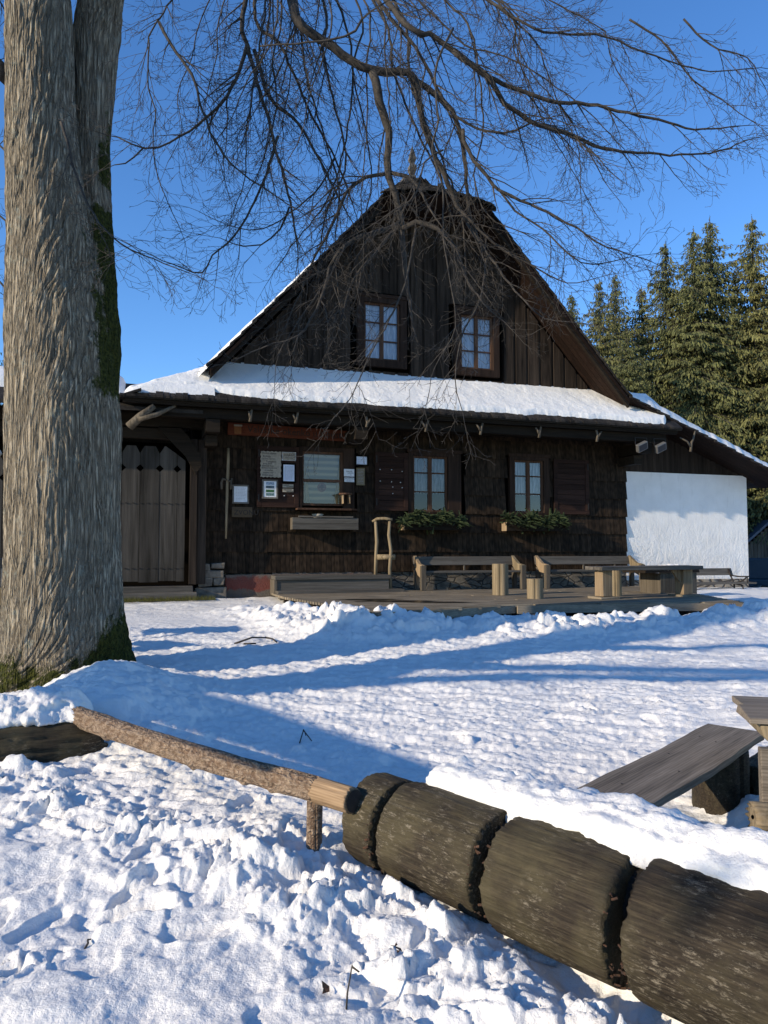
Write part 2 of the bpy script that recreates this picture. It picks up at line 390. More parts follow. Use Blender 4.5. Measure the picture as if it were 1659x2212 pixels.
M['needle_b'] = m_simplebark('spruce_needles_pale', (.04, .046, .014), (.2, .19, .06), .01, (2, 2, 2))
M['fir'] = m_simplebark('fir_twigs', (.012, .026, .008), (.06, .085, .03), .005, (9, 9, 9))
def m_log():
    m, nt, bs, N, L = mat('weathered_log')
    v = coords(nt, (5, 90, 90)); n = noise(nt, v, 1.0, 8, .72, .5)
    v2 = coords(nt, (1, 1, 1)); big = noise(nt, v2, 2.6, 6, .7)
    fl = noise(nt, coords(nt, (16, 50, 50)), 1.3, 8, .82); msk = noise(nt, v2, 3.3, 4, .6)
    c = ramp(nt, n, [(.3, (.012, .009, .006)), (.5, (.03, .023, .016)), (.72, (.075, .057, .036))])
    c = mix(nt, ramp(nt, big, [(.42, (0,0,0)), (.62, (.75,.75,.75))]), c, mix(nt, n, (.035, .029, .016), (.12, .1, .055)))
    g = math_(nt, 'MULTIPLY', ramp(nt, fl, [(.53, (0,0,0)), (.6, (1,1,1))]), ramp(nt, msk, [(.45, (0,0,0)), (.6, (1,1,1))]))
    c = mix(nt, math_(nt, 'MULTIPLY', g, .85), c, (.26, .22, .16))
    L.new(c, bs.inputs['Base Color']); bs.inputs['Roughness'].default_value = .7; bs.inputs['Specular IOR Level'].default_value = .15
    bump(nt, bs, math_(nt, 'ADD', n, math_(nt, 'MULTIPLY', g, .15)), .008); return m
M['log'] = m_log()
M['rot'] = m_simplebark('splintered_wood', (.01, .007, .004), (.13, .06, .03), .02, (30, 30, 30))
M['notch'] = m_simplebark('notch_wood', (.006, .005, .004), (.035, .026, .018), .01, (14, 14, 14))

# ------------------------------------------------------------------ ground
LOGA = (-.14, 4.03); LOGD = (.677, -.736); LOGL = 2.9
def lpt(k, w=0): return (LOGA[0]+LOGD[0]*k + .736*w, LOGA[1]+LOGD[1]*k + .677*w)
BERM = [(-2.1,13.1,.12),(-1.4,12.4,.2),(-.9,11.7,.3),(-.4,11.2,.42),(.2,11.1,.3),(1.0,11.3,.1),(2.0,11.2,.2),(3.2,11.4,.2),(4.5,11.7,.17),(5.6,12.0,.2),(6.6,12.5,.3),(8,13,.28),(10,14,.25)]
def gsmooth(X, Y):
    b = .047*np.clip(Y-3, 0, 13)
    b = b - .1*np.clip(Y-20, 0, 12)*smooth01((X-8)/3)
    b = b + .05*np.clip(Y-35, 0, 200)
    return b
FOOT = []; _fr = random.Random(21)
for (x0, y0, ang, n_, st_) in ((-1.9,2.2,1.1,8,.36),(-2.2,4.4,-.35,7,.36),(-.2,5.6,.5,9,.4),(2.4,5.6,1.9,10,.42),(.9,9.2,-.5,9,.42),(-1.4,3.1,.2,5,.35),(-1.0,7.5,1.2,8,.42),(3.6,6.5,2.6,9,.42)):
    for i in range(n_):
        sd_ = .11 if i % 2 else -.11; a_ = ang+_fr.gauss(0,.12)
        FOOT.append((x0+math.cos(ang)*st_*i-math.sin(ang)*sd_+_fr.gauss(0,.03), y0+math.sin(ang)*st_*i+math.cos(ang)*sd_+_fr.gauss(0,.03), a_, _fr.uniform(.6,1.1)*(1 if y0 < 4.5 else .55)))
def ground_h(X, Y):
    X = np.asarray(X, float); Y = np.asarray(Y, float)
    b = gsmooth(X, Y)
    b += .04*fbm(X*.35, Y*.35, 3, 1)
    near = smooth01((26-Y)/10)
    # mound round the linden
    b += .24*np.exp(-((X+2.7)/.55)**2-((Y-7.3)/.75)**2) + .16*np.exp(-((X+2.2)/.7)**2-((Y-6.6)/.9)**2)
    b -= .05*np.exp(-((X+3.9)/.7)**2-((Y-7.6)/.9)**2)
    d, t, s = segdist(X, Y, -4.6, 5.1, -2.25, 6.15)
    b += .21*np.exp(-(d/.42)**2)*(.8+.3*fbm(X*2, Y*2, 2, 4))
    # trampled plaza: long shallow ridges
    pl = smooth01((Y-3.6)/1.2)*smooth01((12.5-Y)/1.5)
    xr = X*.97-Y*.24; yr = X*.24+Y*.97
    b += pl*(.024*fbm(xr*.9, yr*3.6, 5, 9, .62) + .032*np.abs(fbm(xr*1.7, yr*6.5, 5, 14, .62)) + .008*fbm(X*16, Y*16, 3, 15))
    # far apron by the house
    b += .02*smooth01((Y-12)/2)*near*fbm(X*2, Y*4, 3, 17)
    # foreground, kicked up and trodden
    wx = X+.12*fbm(X*2.2, Y*2.2, 3, 40)+.018*fbm(X*14, Y*14, 3, 44); wy = Y+.12*fbm(X*2.2+9, Y*2.2, 3, 41)+.018*fbm(X*14+5, Y*14, 3, 45)
    side = (X-LOGA[0])*-.736*-1 + (Y-LOGA[1])*.677      # >0 behind the log line
    fg = smooth01((6.4-Y-.9*np.clip(X+.2, -3, 3))/1.2)
    fg = fg*np.where(Y < 9, 1, 0)
    b += fg*.55*(.06*fbm(X*1.6, Y*1.6, 4, 21) + .018*chunks(wx*3.4, wy*3.4, 3, .7) + .010*chunks(wx*13, wy*13, 4, .8)*smooth01(fbm(X*1.1, Y*1.1, 2, 29)+.45) + .02*np.abs(fbm(X*2.6+Y*1.2, Y*5-X*2, 3, 26, .55)) + .012*fbm(X*9, Y*9, 4, 25, .6))
    pm = smooth01(fbm(X*.8+4, Y*.8, 3, 22)*1.6+.5)
    b += fg*pm*(.035*chunks(wx*4.5, wy*4.5, 66, .8)*chunks(wx*1.7, wy*1.7, 67, .95)*1.8)
    foot = chunks(wx*2.3+3, wy*2.3, 8, .55); b -= fg*.035*foot
    for fx, fy, fa, fl in FOOT:
        sel = (np.abs(X-fx) < .35) & (np.abs(Y-fy) < .35)
        if sel.any():
            dx = X[sel]-fx; dy = Y[sel]-fy; u = (dx*math.cos(fa)+dy*math.sin(fa))/.15; v = (-dx*math.sin(fa)+dy*math.cos(fa))/(.056+.012*u)
            q = (np.abs(u)**2.6+np.abs(v)**2.6)
            b[sel] += -.03*fl*smooth01((1.12-q)/.45)+.014*fl*np.exp(-((np.sqrt(q)-1.28)/.22)**2)*(1+.6*pn(X[sel]*14, Y[sel]*14, 9))
    # ridge of clods in front of the rail
    d, t, s = segdist(X, Y, -2.7, 5.05, -.35, 3.45)
    m = np.exp(-(d/.28)**2)
    b += m*(.02+.075*chunks(wx*6, wy*6, 5, .85)+.04*chunks(wx*12, wy*12, 6, .85)+.015*chunks(wx*26, wy*26, 7, .85))*(1-.95*np.exp(-((X+.38)/.3)**2-((Y-3.7)/.35)**2))-.05*np.exp(-((X+.4)/.22)**2-((Y-3.72)/.25)**2)
    # clods along the front of the notched log
    d, t, s = segdist(X, Y, -.55, 3.75, 1.0, 1.95)
    m = np.exp(-(d/.36)**2)
    b += m*(.02+.085*chunks(wx*5, wy*5, 11, .85)+.055*chunks(wx*10, wy*10, 12, .85)+.025*chunks(wx*22, wy*22, 13, .85))
    d, t, s = segdist(X, Y, -.12, 3.78, 1.6, 1.9)
    b -= .05*np.exp(-(d/.16)**2)
    # bank behind the notched log
    ax, ay = lpt(.42, .27); bx, by = lpt(2.9, .27)
    d, t, s = segdist(X, Y, ax, ay, bx, by)
    b += (.33+.05*fbm(X*3, Y*3, 3, 33))*np.exp(-(d/.26)**4)*smooth01((t+.02)*9+.35)
    # hollow under the plank bench and drift beside its stump
    b -= .06*np.exp(-((X-1.75)/.5)**2-((Y-3.75)/.6)**2)
    b += .2*np.exp(-((X-2.22)/.2)**2-((Y-4.2)/.3)**2)*(1+.3*fbm(X*5, Y*5, 2, 3))
    # berm of shovelled snow in front of the deck
    H_ = np.zeros_like(b); Wt = np.zeros_like(b)
    for (x0, y0, h0), (x1, y1, h1) in zip(BERM[:-1], BERM[1:]):
        d, t, s = segdist(X, Y, x0, y0, x1, y1)
        w = np.where(s > 0, .45, .85)
        H_ = np.maximum(H_, (h0+(h1-h0)*t)*np.exp(-(d/w)**2))
    mk = smooth01(H_/.16)*smooth01((16-Y)/2)
    b += H_*(.75+.35*fbm(X*1.6, Y*1.6, 3, 50)) + mk*(.13*chunks(wx*2.7, wy*2.7, 51, .85)+.08*chunks(wx*6, wy*6, 52, .85)+.03*chunks(wx*13, wy*13, 53, .8))
    # scattered small clods
    b += near*smooth01((Y-2)/1)*.03*chunks(wx*1.5, wy*1.5, 60, .12)
    # hollow under the deck
    edge = np.where(X < 2.2, 10.85+.72*(X+.1), 12.45+.19*(X-2.2))
    dk = smooth01((Y-edge+.05)/.3)*smooth01((X-.6)/.4)*smooth01((6.2-X)/.3)*smooth01((19-Y)/1)
    b = b*(1-dk)+(.25)*dk
    # keep snow below deck boards at its left part
    return b
def gh(x, y): return float(ground_h(np.array([x]), np.array([y]))[0])
rows = np.concatenate([np.linspace(-8, 1.3, 22, endpoint=False), 1.3*(24/1.3)**np.linspace(0, 1, 780), 24*(1500/24)**np.linspace(0, 1, 70)[1:]])
tt = np.linspace(-1, 1, 660); tt = .62*tt+.9*tt**7
YY = np.repeat(rows[:, None], len(tt), 1); XX = tt[None, :]*(np.clip(YY, 0, None)+1.0+np.clip(1.5-YY, 0, 9)*.8)
ZZ = ground_h(XX, YY)
g = link('snow_ground', npmesh('snow_ground', np.stack([XX, YY, ZZ], -1).reshape(-1, 3), gridfaces(len(rows), len(tt)), M['snow']))
tag(g, kind='structure')

def bank(name, a, b, w, hgt, z0, n=220, seed=0, taper=.15, extra=0):
    """loaf of snow lying on a log from a to b; hangs over both sides"""
    nc = 64; T = np.linspace(0, 1, n)[:, None]*np.ones((1, nc)); A = np.linspace(0, 2*np.pi, nc, endpoint=False)[None, :]*np.ones((n, 1))
    a = np.array(a); b = np.array(b); L = np.linalg.norm(b-a); d = (b-a)/L; p = np.array([-d[1], d[0]])
    env = np.sqrt(np.clip(np.minimum(T/taper, (1-T)/taper), 0.0, 1))
    u = T*L; r1 = 1+.22*fbm(u*2.3, A*1.1+seed, 3, seed)+.10*fbm(u*7, np.cos(A)*2+3, 3, seed+2)+.05*fbm(u*19, np.sin(A)*4+np.cos(A)*3, 3, seed+5)+.10*np.abs(fbm(u*5, np.sin(A)*3+np.cos(A)*2+5, 4, seed+6, .6))
    ww = w*r1*env; hh = hgt*r1*env
    off = ww*np.cos(A); zz = hh*np.where(np.sin(A) > 0, np.abs(np.sin(A))**.8, -.55*np.abs(np.sin(A)))
    wob = .06*fbm(u*1.7, u*0+.4, 2, seed+9)
    X = a[0]+d[0]*u+p[0]*(off+wob); Y = a[1]+d[1]*u+p[1]*(off+wob)
    z0 = np.array(z0) if np.ndim(z0) else np.array([z0, z0])
    Z = z0[0]+(z0[1]-z0[0])*T+zz+.03*fbm(u*3, u*0+1.4, 2, seed+3)
    return link(name, npmesh(name, np.stack([X, Y, Z], -1).reshape(-1, 3), gridfaces(n, nc, True), M['snow']))

# ------------------------------------------------------------------ cottage
house = empty('timber_cottage', (0, D0, 0), TH)
tag(house, 'large dark timber cottage with a steep gable, shingled walls and snow on its roof skirt', 'cottage')
def zt(s):
    s_ = abs(s-1.0)
    return 11.0-1.103*s_ if s_ <= 5.06 else 5.42-(.438 if s < 1 else .385)*(s_-5.06)
# body
b = MB(); b.prism([(-4.0,.2),(6.62,.2),(6.62,4.9),(6.0,5.2),(1.0,10.75),(-4.0,5.2)], .14, 12)
b.build('wall', M['core'], house)
b = MB(); b.box(-3.95, 6.6, -.0, .14, .3, 1.16); b.build('stone_plinth', M['stone'], house)
b = MB(); b.box(-3.62, -2.55, -.12, .0, .55, 1.08); b.box(-2.6,-.3,-.05,.0,.9,1.12); b.build('red_plinth', M['redbase'], house)
wl = MB(); wl.box(6.6, 10.56, -.005, 12, .84, 3.67); white = wl.build('plastered_wall', M['plaster'], house)
b = MB(); b.box(6.6, 10.5, -.05, .5, .1, .84); b.build('stone_base', M['palestone'], house)
b = MB()
s = 6.6
while s < 10.9:
    w = random.uniform(.16, .22); b.box(s+.004, min(s+w, 10.62), .02+random.uniform(0,.012), .1, 3.672, zt(s+w/2)-.06); s += w
b.build('upper_boarding', M['darkz'], house)
# windows: (s0,s1,z0,z1)
GW = [(-.51,.37,6.05,7.4),(1.93,2.79,6.02,7.34)]
FW = [(.70,1.58,2.52,3.84),(3.35,4.17,2.54,3.84)]
SW = (-1.95,-1.0,2.62,3.84)
holes = [(.55,1.98,2.36,3.95),(3.2,4.33,2.36,3.95),(-2.02,-.72,2.5,3.95)]
# shingle siding
b = MB()
for k in range(8):
    zb = 1.12+.455*k; s = -4.06+random.uniform(-.02, 0)
    while s < 6.6:
        w = random.uniform(.065, .125); s1 = min(s+w, 6.6+random.uniform(-.01,.03)); zl = zb+random.uniform(-.012,.006); zh = min(zb+.5, 4.66)
        parts = [(zl, zh)]
        for h in holes:
            if s1 > h[0] and s < h[1]:
                q = []
                for a, c in parts:
                    if c <= h[2] or a >= h[3]: q.append((a, c)); continue
                    if a < h[2]: q.append((a, h[2]))
                    if c > h[3]: q.append((h[3], c))
                parts = q
        for a, c in parts:
            if c-a < .03: continue
            ya = -.065+.055*(a-zb)/.5+random.uniform(-.004,.004); yc = -.065+.055*(c-zb)/.5; e = .003
            b.hexa([(s+e,ya,a),(s1-e,ya,a),(s1-e,ya+.012,a),(s+e,ya+.012,a),(s+e,yc,c),(s1-e,yc,c),(s1-e,yc+.012,c),(s+e,yc+.012,c)])
        s = s1
b.build('shingle_siding', M['siding'], house)
b = MB(); b.box(-4.06, 6.6, -.0, .03, 1.1, 2.3); b.box(-4.06,-2.1,0,.03,2.3,4.7); b.box(-.6,.5,0,.03,2.3,4.7); b.box(2.05,3.1,0,.03,2.3,4.7); b.box(4.4,6.6,0,.03,2.3,4.7); b.box(-2.2,4.5,0,.03,4.0,4.7)
b.build('sheathing', M['core'], house)
# gable boards
gh_holes = [(a-.27, c+.27, z0-.26, z1+.25) for a, c, z0, z1 in GW]
b = MB(); s = -3.6; k = 0
while s < 5.75:
    w = random.uniform(.25, .3) if k % 2 == 0 else .075
    s1 = s+w; y0 = -.06 if k % 2 == 0 else -.015
    ta = min(zt(s)-.25, 9.55); tb = min(zt(s1)-.25, 9.55)
    parts = [(5.62, None)]
    for h in gh_holes:
        if s1 > h[0] and s < h[1]:
            parts = [(5.62, h[2])]+([(h[3], None)] if min(ta, tb) > h[3] else [])
    for a, c in parts:
        ca, cb = (ta, tb) if c is None else (c, c)
        if min(ca, cb) <= a+.02: continue
        b.hexa([(s,y0,a),(s1,y0,a),(s1,.1,a),(s,.1,a),(s,y0,ca),(s1,y0,cb),(s1,.1,cb),(s,.1,ca)])
    s = s1; k += 1
for h in gh_holes:      # narrow fillers beside the casings
    pass
b.build('gable_boards', M['gable'], house)
b = MB(); b.box(-3.9, 6.0, -.1, -.02, 5.55, 5.68); b.build('gable_sill', M['dark'], house)
def window(nm, s0, s1, z0, z1, cas, rowz, matf, matc, cur, curbot=None, casr=None, casmat=None, lace=None, dy=0):
    w = empty(nm, (s0, dy, z0)); w.parent = house; W = s1-s0; Hh = z1-z0; cr = casr or cas
    b = MB(); b.box(-cas, 0, -.09, .03, -cas, Hh+cas); b.box(W, W+cr, -.09, .03, -cas, Hh+cas); b.box(0, W, -.092, .03, Hh, Hh+cas); b.box(0, W, -.092, .03, -cas, 0)
    b.box(-cas-.03, W+cr+.03, -.115, -.0925, Hh+cas-.05, Hh+cas+.03)
    b.build('casing', casmat or matf, w, bevel=.006)
    b = MB(); t = .045
    for x in (0, W/2): b.box(x+.002, x+t, -.03, .02, .0, Hh); b.box(x+W/2-t, x+W/2-.002, -.03, .02, .0, Hh)
    for x in (0, W/2):
        b.box(x+t, x+W/2-t, -.028, .018, 0, t); b.box(x+t, x+W/2-t, -.028, .018, Hh-t, Hh)
        for rz in rowz: b.box(x+t, x+W/2-t, -.024, .012, Hh*rz-.014, Hh*rz+.014)
    b.build('sash', matc, w)
    b = MB(); b.quad((0,.005,0),(W,.005,0),(W,.005,Hh),(0,.005,Hh)); b.build('pane', M['glass'], w)
    if cur:
        b = MB(); n = 48
        for half in (0, 1):
            for i in range(n//2):
                x0 = W/2*half+W/2*i/(n/2); x1 = W/2*half+W/2*(i+1)/(n/2)
                f = lambda x: .055+.012*math.sin(x*60)+.006*math.sin(x*137)
                sc = lambda x: (curbot+.05*abs(math.sin(x*math.pi*11/W)) if curbot else 0)
                b.quad((x0, f(x0), sc(x0)*1.0), (x1, f(x1), sc(x1)), (x1, f(x1), Hh), (x0, f(x0), Hh))
        b.build('curtain', cur, w)
    return w
for g in GW: window('gable_window', *g, .17, (.34, .66), M['gable'], M['frame'], M['lace'], None, casmat=M['frame_dark'], dy=-.02)
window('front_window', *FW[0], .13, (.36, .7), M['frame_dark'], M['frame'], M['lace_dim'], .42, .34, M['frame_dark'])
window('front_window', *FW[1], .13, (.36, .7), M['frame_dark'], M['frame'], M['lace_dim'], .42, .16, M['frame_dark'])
# serving window
sw = empty('serving_window', (SW[0], 0, SW[2])); sw.parent = house; W = SW[1]-SW[0]; Hh = SW[3]-SW[2]
b = MB(); b.box(-.07,0,-.1,.03,-.06,Hh+.1); b.box(W,W+.26,-.1,.03,-.06,Hh+.1); b.box(0,W,-.102,.03,Hh,Hh+.1); b.box(-.12,W+.3,-.2,.03,-.11,-.062)
b.build('casing', M['frame_dark'], sw, bevel=.006)
b = MB(); b.box(0,.04,-.05,.02,0,Hh); b.box(W-.06,W,-.06,.02,0,Hh); b.box(.04,W-.06,-.055,.02,Hh*.44,Hh*.44+.06); b.box(.04,W-.06,-.05,.02,0,.05); b.box(.04,W-.06,-.05,.02,Hh-.05,Hh)
b.build('sash', M['frame'], sw)
b = MB(); b.quad((0,.004,0),(W,.004,0),(W,.004,Hh),(0,.004,Hh)); b.build('pane', M['glass'], sw)
def cloth(x0a, x1a, x0b, x1b, z0, z1, amp, fr, y=.05, nx=40, nz=30, ph=0):
    b = MB(); V = []
    for j in range(nz+1):
        t = j/nz
        for i in range(nx+1):
            u = i/nx; xl = x0a+(x0b-x0a)*t; xr = x1a+(x1b-x1a)*t
            V.append((xl+(xr-xl)*u, y+amp*math.sin(u*fr+ph+t*1.5)*(.4+.6*(1-t)), z0+(z1-z0)*t))
    b.v = V; b.f = [(j*(nx+1)+i, j*(nx+1)+i+1, (j+1)*(nx+1)+i+1, (j+1)*(nx+1)+i) for j in range(nz) for i in range(nx)]
    return b
c = cloth(.16, W-.16, .02, W-.03, .04, Hh-.04, .008, 9).build('striped_curtain', M['stripes'], sw, True)
cloth(.0, .2, .0, .06, .04, Hh-.04, .022, 16, .035, ph=1).build('side_curtain', M['yellowcloth'], sw, True)
cloth(W-.2, W-.03, W-.05, W-.03, .04, Hh-.04, .02, 14, .03).build('side_curtain', M['yellowcloth'], sw, True)
b = MB()
for i in range(24): a0 = 2*math.pi*i/24; a1 = 2*math.pi*(i+1)/24; b.tri((W*.5,.032,.42),(W*.5+.105*math.cos(a0),.032,.42+.105*math.sin(a0)),(W*.5+.105*math.cos(a1),.032,.42+.105*math.sin(a1)))
em = b.build('round_emblem', plain('emblem_red', (.22,.1,.07), .9, var=.5, sc=40), sw)
b = MB(); b.box(W*.5-.06, W*.5+.06, .026, .029, .41, .435); b.box(W*.5-.01, W*.5+.015, .026, .029, .35, .41); b.tri((W*.5-.05,.028,.44),(W*.5+.05,.028,.44),(W*.5,.028,.49)); b.build('emblem_picture', M['signred'], em)
# shutters
def shutter(s0, s1, z0, z1, hinge, nails, seams):
    h = empty('shutter', (s0, -.075, z0)); h.parent = house; w = s1-s0; z = z1-z0
    b = MB(); b.box(0,.1,-.035,0,0,z); b.box(w-.1,w,-.035,0,0,z); b.box(.1,w-.1,-.033,0,0,.1); b.box(.1,w-.1,-.033,0,z-.1,z); b.build('shutter_frame', M['shutter'], h, bevel=.004)
    b = MB(); n = seams
    for i in range(n): a = .1+(z-.2)*i/n; c = .1+(z-.2)*(i+1)/n; b.box(.1, w-.1, -.022+random.uniform(0,.004), -.004, a+.004, c-.004)
    b.build('shutter_panel', M['shutter'], h)
    xh = .02 if hinge < 0 else w-.05
    for zz in (.12, z-.25): b = MB(); b.box(xh, xh+.03, -.05, -.034, zz, zz+.16); b.build('hinge', M['iron'], h)
    for x, zz in nails: b = MB(); b.box(x-.008, x+.008, -.044, -.022, zz-.008, zz+.008); b.build('pin', M['white'], h)
shutter(-.25,.56,2.53,3.89,-1,[(.12,.95),(.4,.95),(.12,.68),(.4,.67),(.62,.66),(.43,.55),(.43,.4),(.66,.54),(.66,.92)],9)
shutter(4.44,5.45,2.52,3.9,1,[],9)
shutter(-2.96,-2.03,2.56,3.92,-1,[(.6,.26),(.8,.26)],4)
# roof: courses of shingles as real steps
def slope(b, s0, s1, y0, y1, n, th=.045, over=.06, seg=None):
    for i in range(n):
        a = s0+(s1-s0)*i/n; c = s0+(s1-s0)*(i+1)/n; c2 = c+(c-a)*.25 if i < n-1 else c
        za = zt(a)+.03; zc = zt(c2)
        yf = y0+max(0, (za-9.55)/1.45)*2.0
        ys = [yf+random.uniform(-.02,.01)]
        while ys[-1] < min(yf+1.6, y1): ys.append(ys[-1]+random.uniform(.1,.16))
        ys.append(y1)
        for p, q in zip(ys[:-1], ys[1:]):
            j = random.uniform(-.008,.008); lo = a-(1 if s1 > s0 else -1)*random.uniform(0,.03)
            b.hexa([(lo,p+.003,za+j-th),(lo,q-.003,za+j-th),(c2,q-.003,zc-th),(c2,p+.003,zc-th),(lo,p+.003,za+j),(lo,q-.003,za+j),(c2,q-.003,zc),(c2,p+.003,zc)])
b = MB()
slope(b, -4.12, 1.0, -1.02, 12, 22); slope(b, 6.12, 1.0, -1.02, 12, 22); slope(b, 11.3, 6.06, -1.0, 12, 18)
roof = b.build('roof', M['shingle'], house)
for sa, sb in ((-4.06,-.36),(6.06,2.36),(11.25,6.06)):   # boarded soffits
    b = MB(); f = .16 if sa < 11 else .07; h_ = .08 if sa < 11 else .04
    for i in range(7):
        y0 = -1.0+.17*i
        b.hexa([(sa,y0,zt(sa)-f),(sa,y0+.16,zt(sa)-f),(sb,y0+.16,zt(sb)-f),(sb,y0,zt(sb)-f),(sa,y0,zt(sa)-h_),(sa,y0+.16,zt(sa)-h_),(sb,y0+.16,zt(sb)-h_),(sb,y0,zt(sb)-h_)])
    b.build('soffit', M['rakewood'], house)
for sa, sb in ((-4.06,-.36),(6.06,2.36)):
    for y0, d in ((-.97,.16 if sa < 11 else .05),):
        b = MB(); b.hexa([(sa,y0,zt(sa)-.12-d),(sa,y0+.09,zt(sa)-.12-d),(sb,y0+.09,zt(sb)-.12-d),(sb,y0,zt(sb)-.12-d),(sa,y0,zt(sa)-.155),(sa,y0+.09,zt(sa)-.155),(sb,y0+.09,zt(sb)-.155),(sb,y0,zt(sb)-.155)]); b.build('rafter', M['dark'], house)
# hood at the peak: half cone of shingles
b = MB(); n = 26; R_ = 8
def hood(t, a):      # t 0 apex..1 rim, a in [0,pi] from +s side over the front
    rx = 1.42*t; ry = .62*t
    return (1.0+rx*math.cos(a), .95-1.95*t-ry*math.sin(a), 11.05-1.5*t-.06*math.sin(a)*t)
for i in range(R_):
    t0 = i/R_; t1 = min((i+1)/R_+.03, 1.0)
    for k in range(n):
        a0 = math.pi*k/n+.012; a1 = math.pi*(k+1)/n-.004
        p = [Vector(hood(t0, a0)), Vector(hood(t0, a1)), Vector(hood(t1, a1)), Vector(hood(t1, a0))]; j = random.uniform(-.01,.012)
        u = [q+Vector((0,0,.0)) for q in p[:2]]+[q+Vector((0,0,.035+j)) for q in p[2:]]; l = [q-Vector((0,0,.03)) for q in u]
        b.hexa(l+u)
hd = b.build('roof_hood', M['shingle'], house)
b = MB(); poly = [hood(.97, math.pi*k/16) for k in range(17)]
for k in range(16): b.tri((1.0,.0,9.46),poly[k][:2]+(9.46,),poly[k+1][:2]+(9.46,))
b.quad((-.42,.02,9.462),(2.42,.02,9.462),(2.42,-1.0,9.462),(-.42,-1.0,9.462))
b.build('hood_soffit', M['rakewood'], house)
b = MB(); b.lathe([(.10,10.75),(.10,11.2),(.07,11.25),(.13,11.38),(.13,11.48),(.07,11.55),(.07,11.58),(.12,11.66),(.115,11.70),(.012,12.02)], 1.12, 1.1, 4, math.pi/4)
b.box(.8,1.4,.8,1.5,10.8,11.05); b.build('finial', M['grey'], house)
# roof skirt across the gable
def skz(s, o): return min(5.66-.784*o, 4.68+.438*(s+5.75))
b = MB()
A = [(-4.06,-.306),(7.0,.0),(7.38,-1.25),(-5.75,-1.25)]
Z = [skz(-4.06,.306),5.66,4.68,4.68]
b.hexa([(x,y,z-.1) for (x,y),z in zip(A,Z)]+[(x,y,z-.05) for (x,y),z in zip(A,Z)])
A = [(-4.06,-.306),(-5.75,-1.25),(-5.75,12),(-4.06,12)]; Z = [skz(-4.06,.306),4.68,4.68,5.42]
b.hexa([(x,y,z-.1) for (x,y),z in zip(A,Z)]+[(x,y,z-.05) for (x,y),z in zip(A,Z)])
b.tri((-4.06,-.306,5.42),(-4.06,0,5.66),(7.0,0,5.66)) 
for row, (o0, o1) in enumerate(((.88,1.30),(.5,.93))):
    s = -5.8
    while s < 7.36:
        w = random.uniform(.09,.15); s1 = min(s+w, 7.38); oo = o1+random.uniform(-.02,.02)
        zA, zB = skz(s+w/2, o0), skz(s+w/2, o1)
        if zA > 0: b.hexa([(s+.003,-oo,zB-.035),(s1-.003,-oo,zB-.035),(s1-.003,-o0,zA-.045),(s+.003,-o0,zA-.045),(s+.003,-oo,zB+.012),(s1-.003,-oo,zB+.012),(s1-.003,-o0,zA-.01),(s+.003,-o0,zA-.01)])
        s = s1
y = -1.28
while y < 3:
    w = random.uniform(.1,.15); b.hexa([(-5.84,y,4.56),(-5.4,y,4.73),(-5.4,y+w-.004,4.73),(-5.84,y+w-.004,4.56),(-5.84,y,4.61),(-5.4,y,4.78),(-5.4,y+w-.004,4.78),(-5.84,y+w-.004,4.61)]); y += w
b.build('roof_skirt', M['shingle'], house)
b = MB()
b.box(-5.2, 7.1, -1.02, -.84, 4.3, 4.5); b.box(-4.2, 7.0, -.2, -.06, 4.4, 4.7)
for s in (-4.0,-.85,6.5): b.box(s-.14, s+.14, -1.05, .1, 4.02, 4.28)
for s in (-4.0,6.5): b.box(s-.12, s+.12, -.7, .1, 3.78, 4.0)
b.box(-5.74, 7.3, -1.18, -1.1, 4.5, 4.6)
b.build('eaves_beam', M['dark'], house)
b = MB(); A = [(-4.1,.05),(7.2,.05),(7.3,-1.2),(-5.7,-1.2)]
b.hexa([(x,y,4.56-(.0 if y > -1 else .02)) for x,y in A]+[(x,y,4.58+(.3 if y > -1 else 0)) for x,y in A]); b.build('eaves_soffit', M['dark'], house)
for s, kx, sz in ((-3.25,.3,1),(-2.3,.5,.9),(-.75,-.4,.9),(.62,.8,1.1),(1.95,.7,1.1),(3.45,.6,1.1),(5.02,-.5,1.2),(7.75,1.3,1.6)):
    b = MB(); r = .028; y = -1.14; z = 4.42 if s < 7 else 4.36
    b.tube([(s-.02,y,z-.17*sz),(s,y-.01,z-.05),(s+.05*kx,y,z+.06),(s+.1*kx,y,z+.16*sz)], [r*1.1,r,r*.9,r*.6], 7, rn=.12)
    b.tube([(s-.01,y,z-.1*sz),(s-.1*kx,y-.02,z-.02),(s-.17*kx*sz,y-.02,z+.04*sz)], [r,r*.8,r*.6], 7, rn=.12)
    b.build('branch_hook', M['greyz'], house, True)
b = MB(); b.tube([(-5.62,-1.0,4.05),(-5.4,-1.1,4.25),(-5.15,-1.18,4.46)],[.09,.085,.06],8,rn=.1); b.tube([(-5.45,-1.1,4.2),(-5.1,-1.15,4.3),(-4.75,-1.1,4.5)],[.07,.05,.03],7,rn=.1); b.build('branch_hook', M['greyz'], house, True)
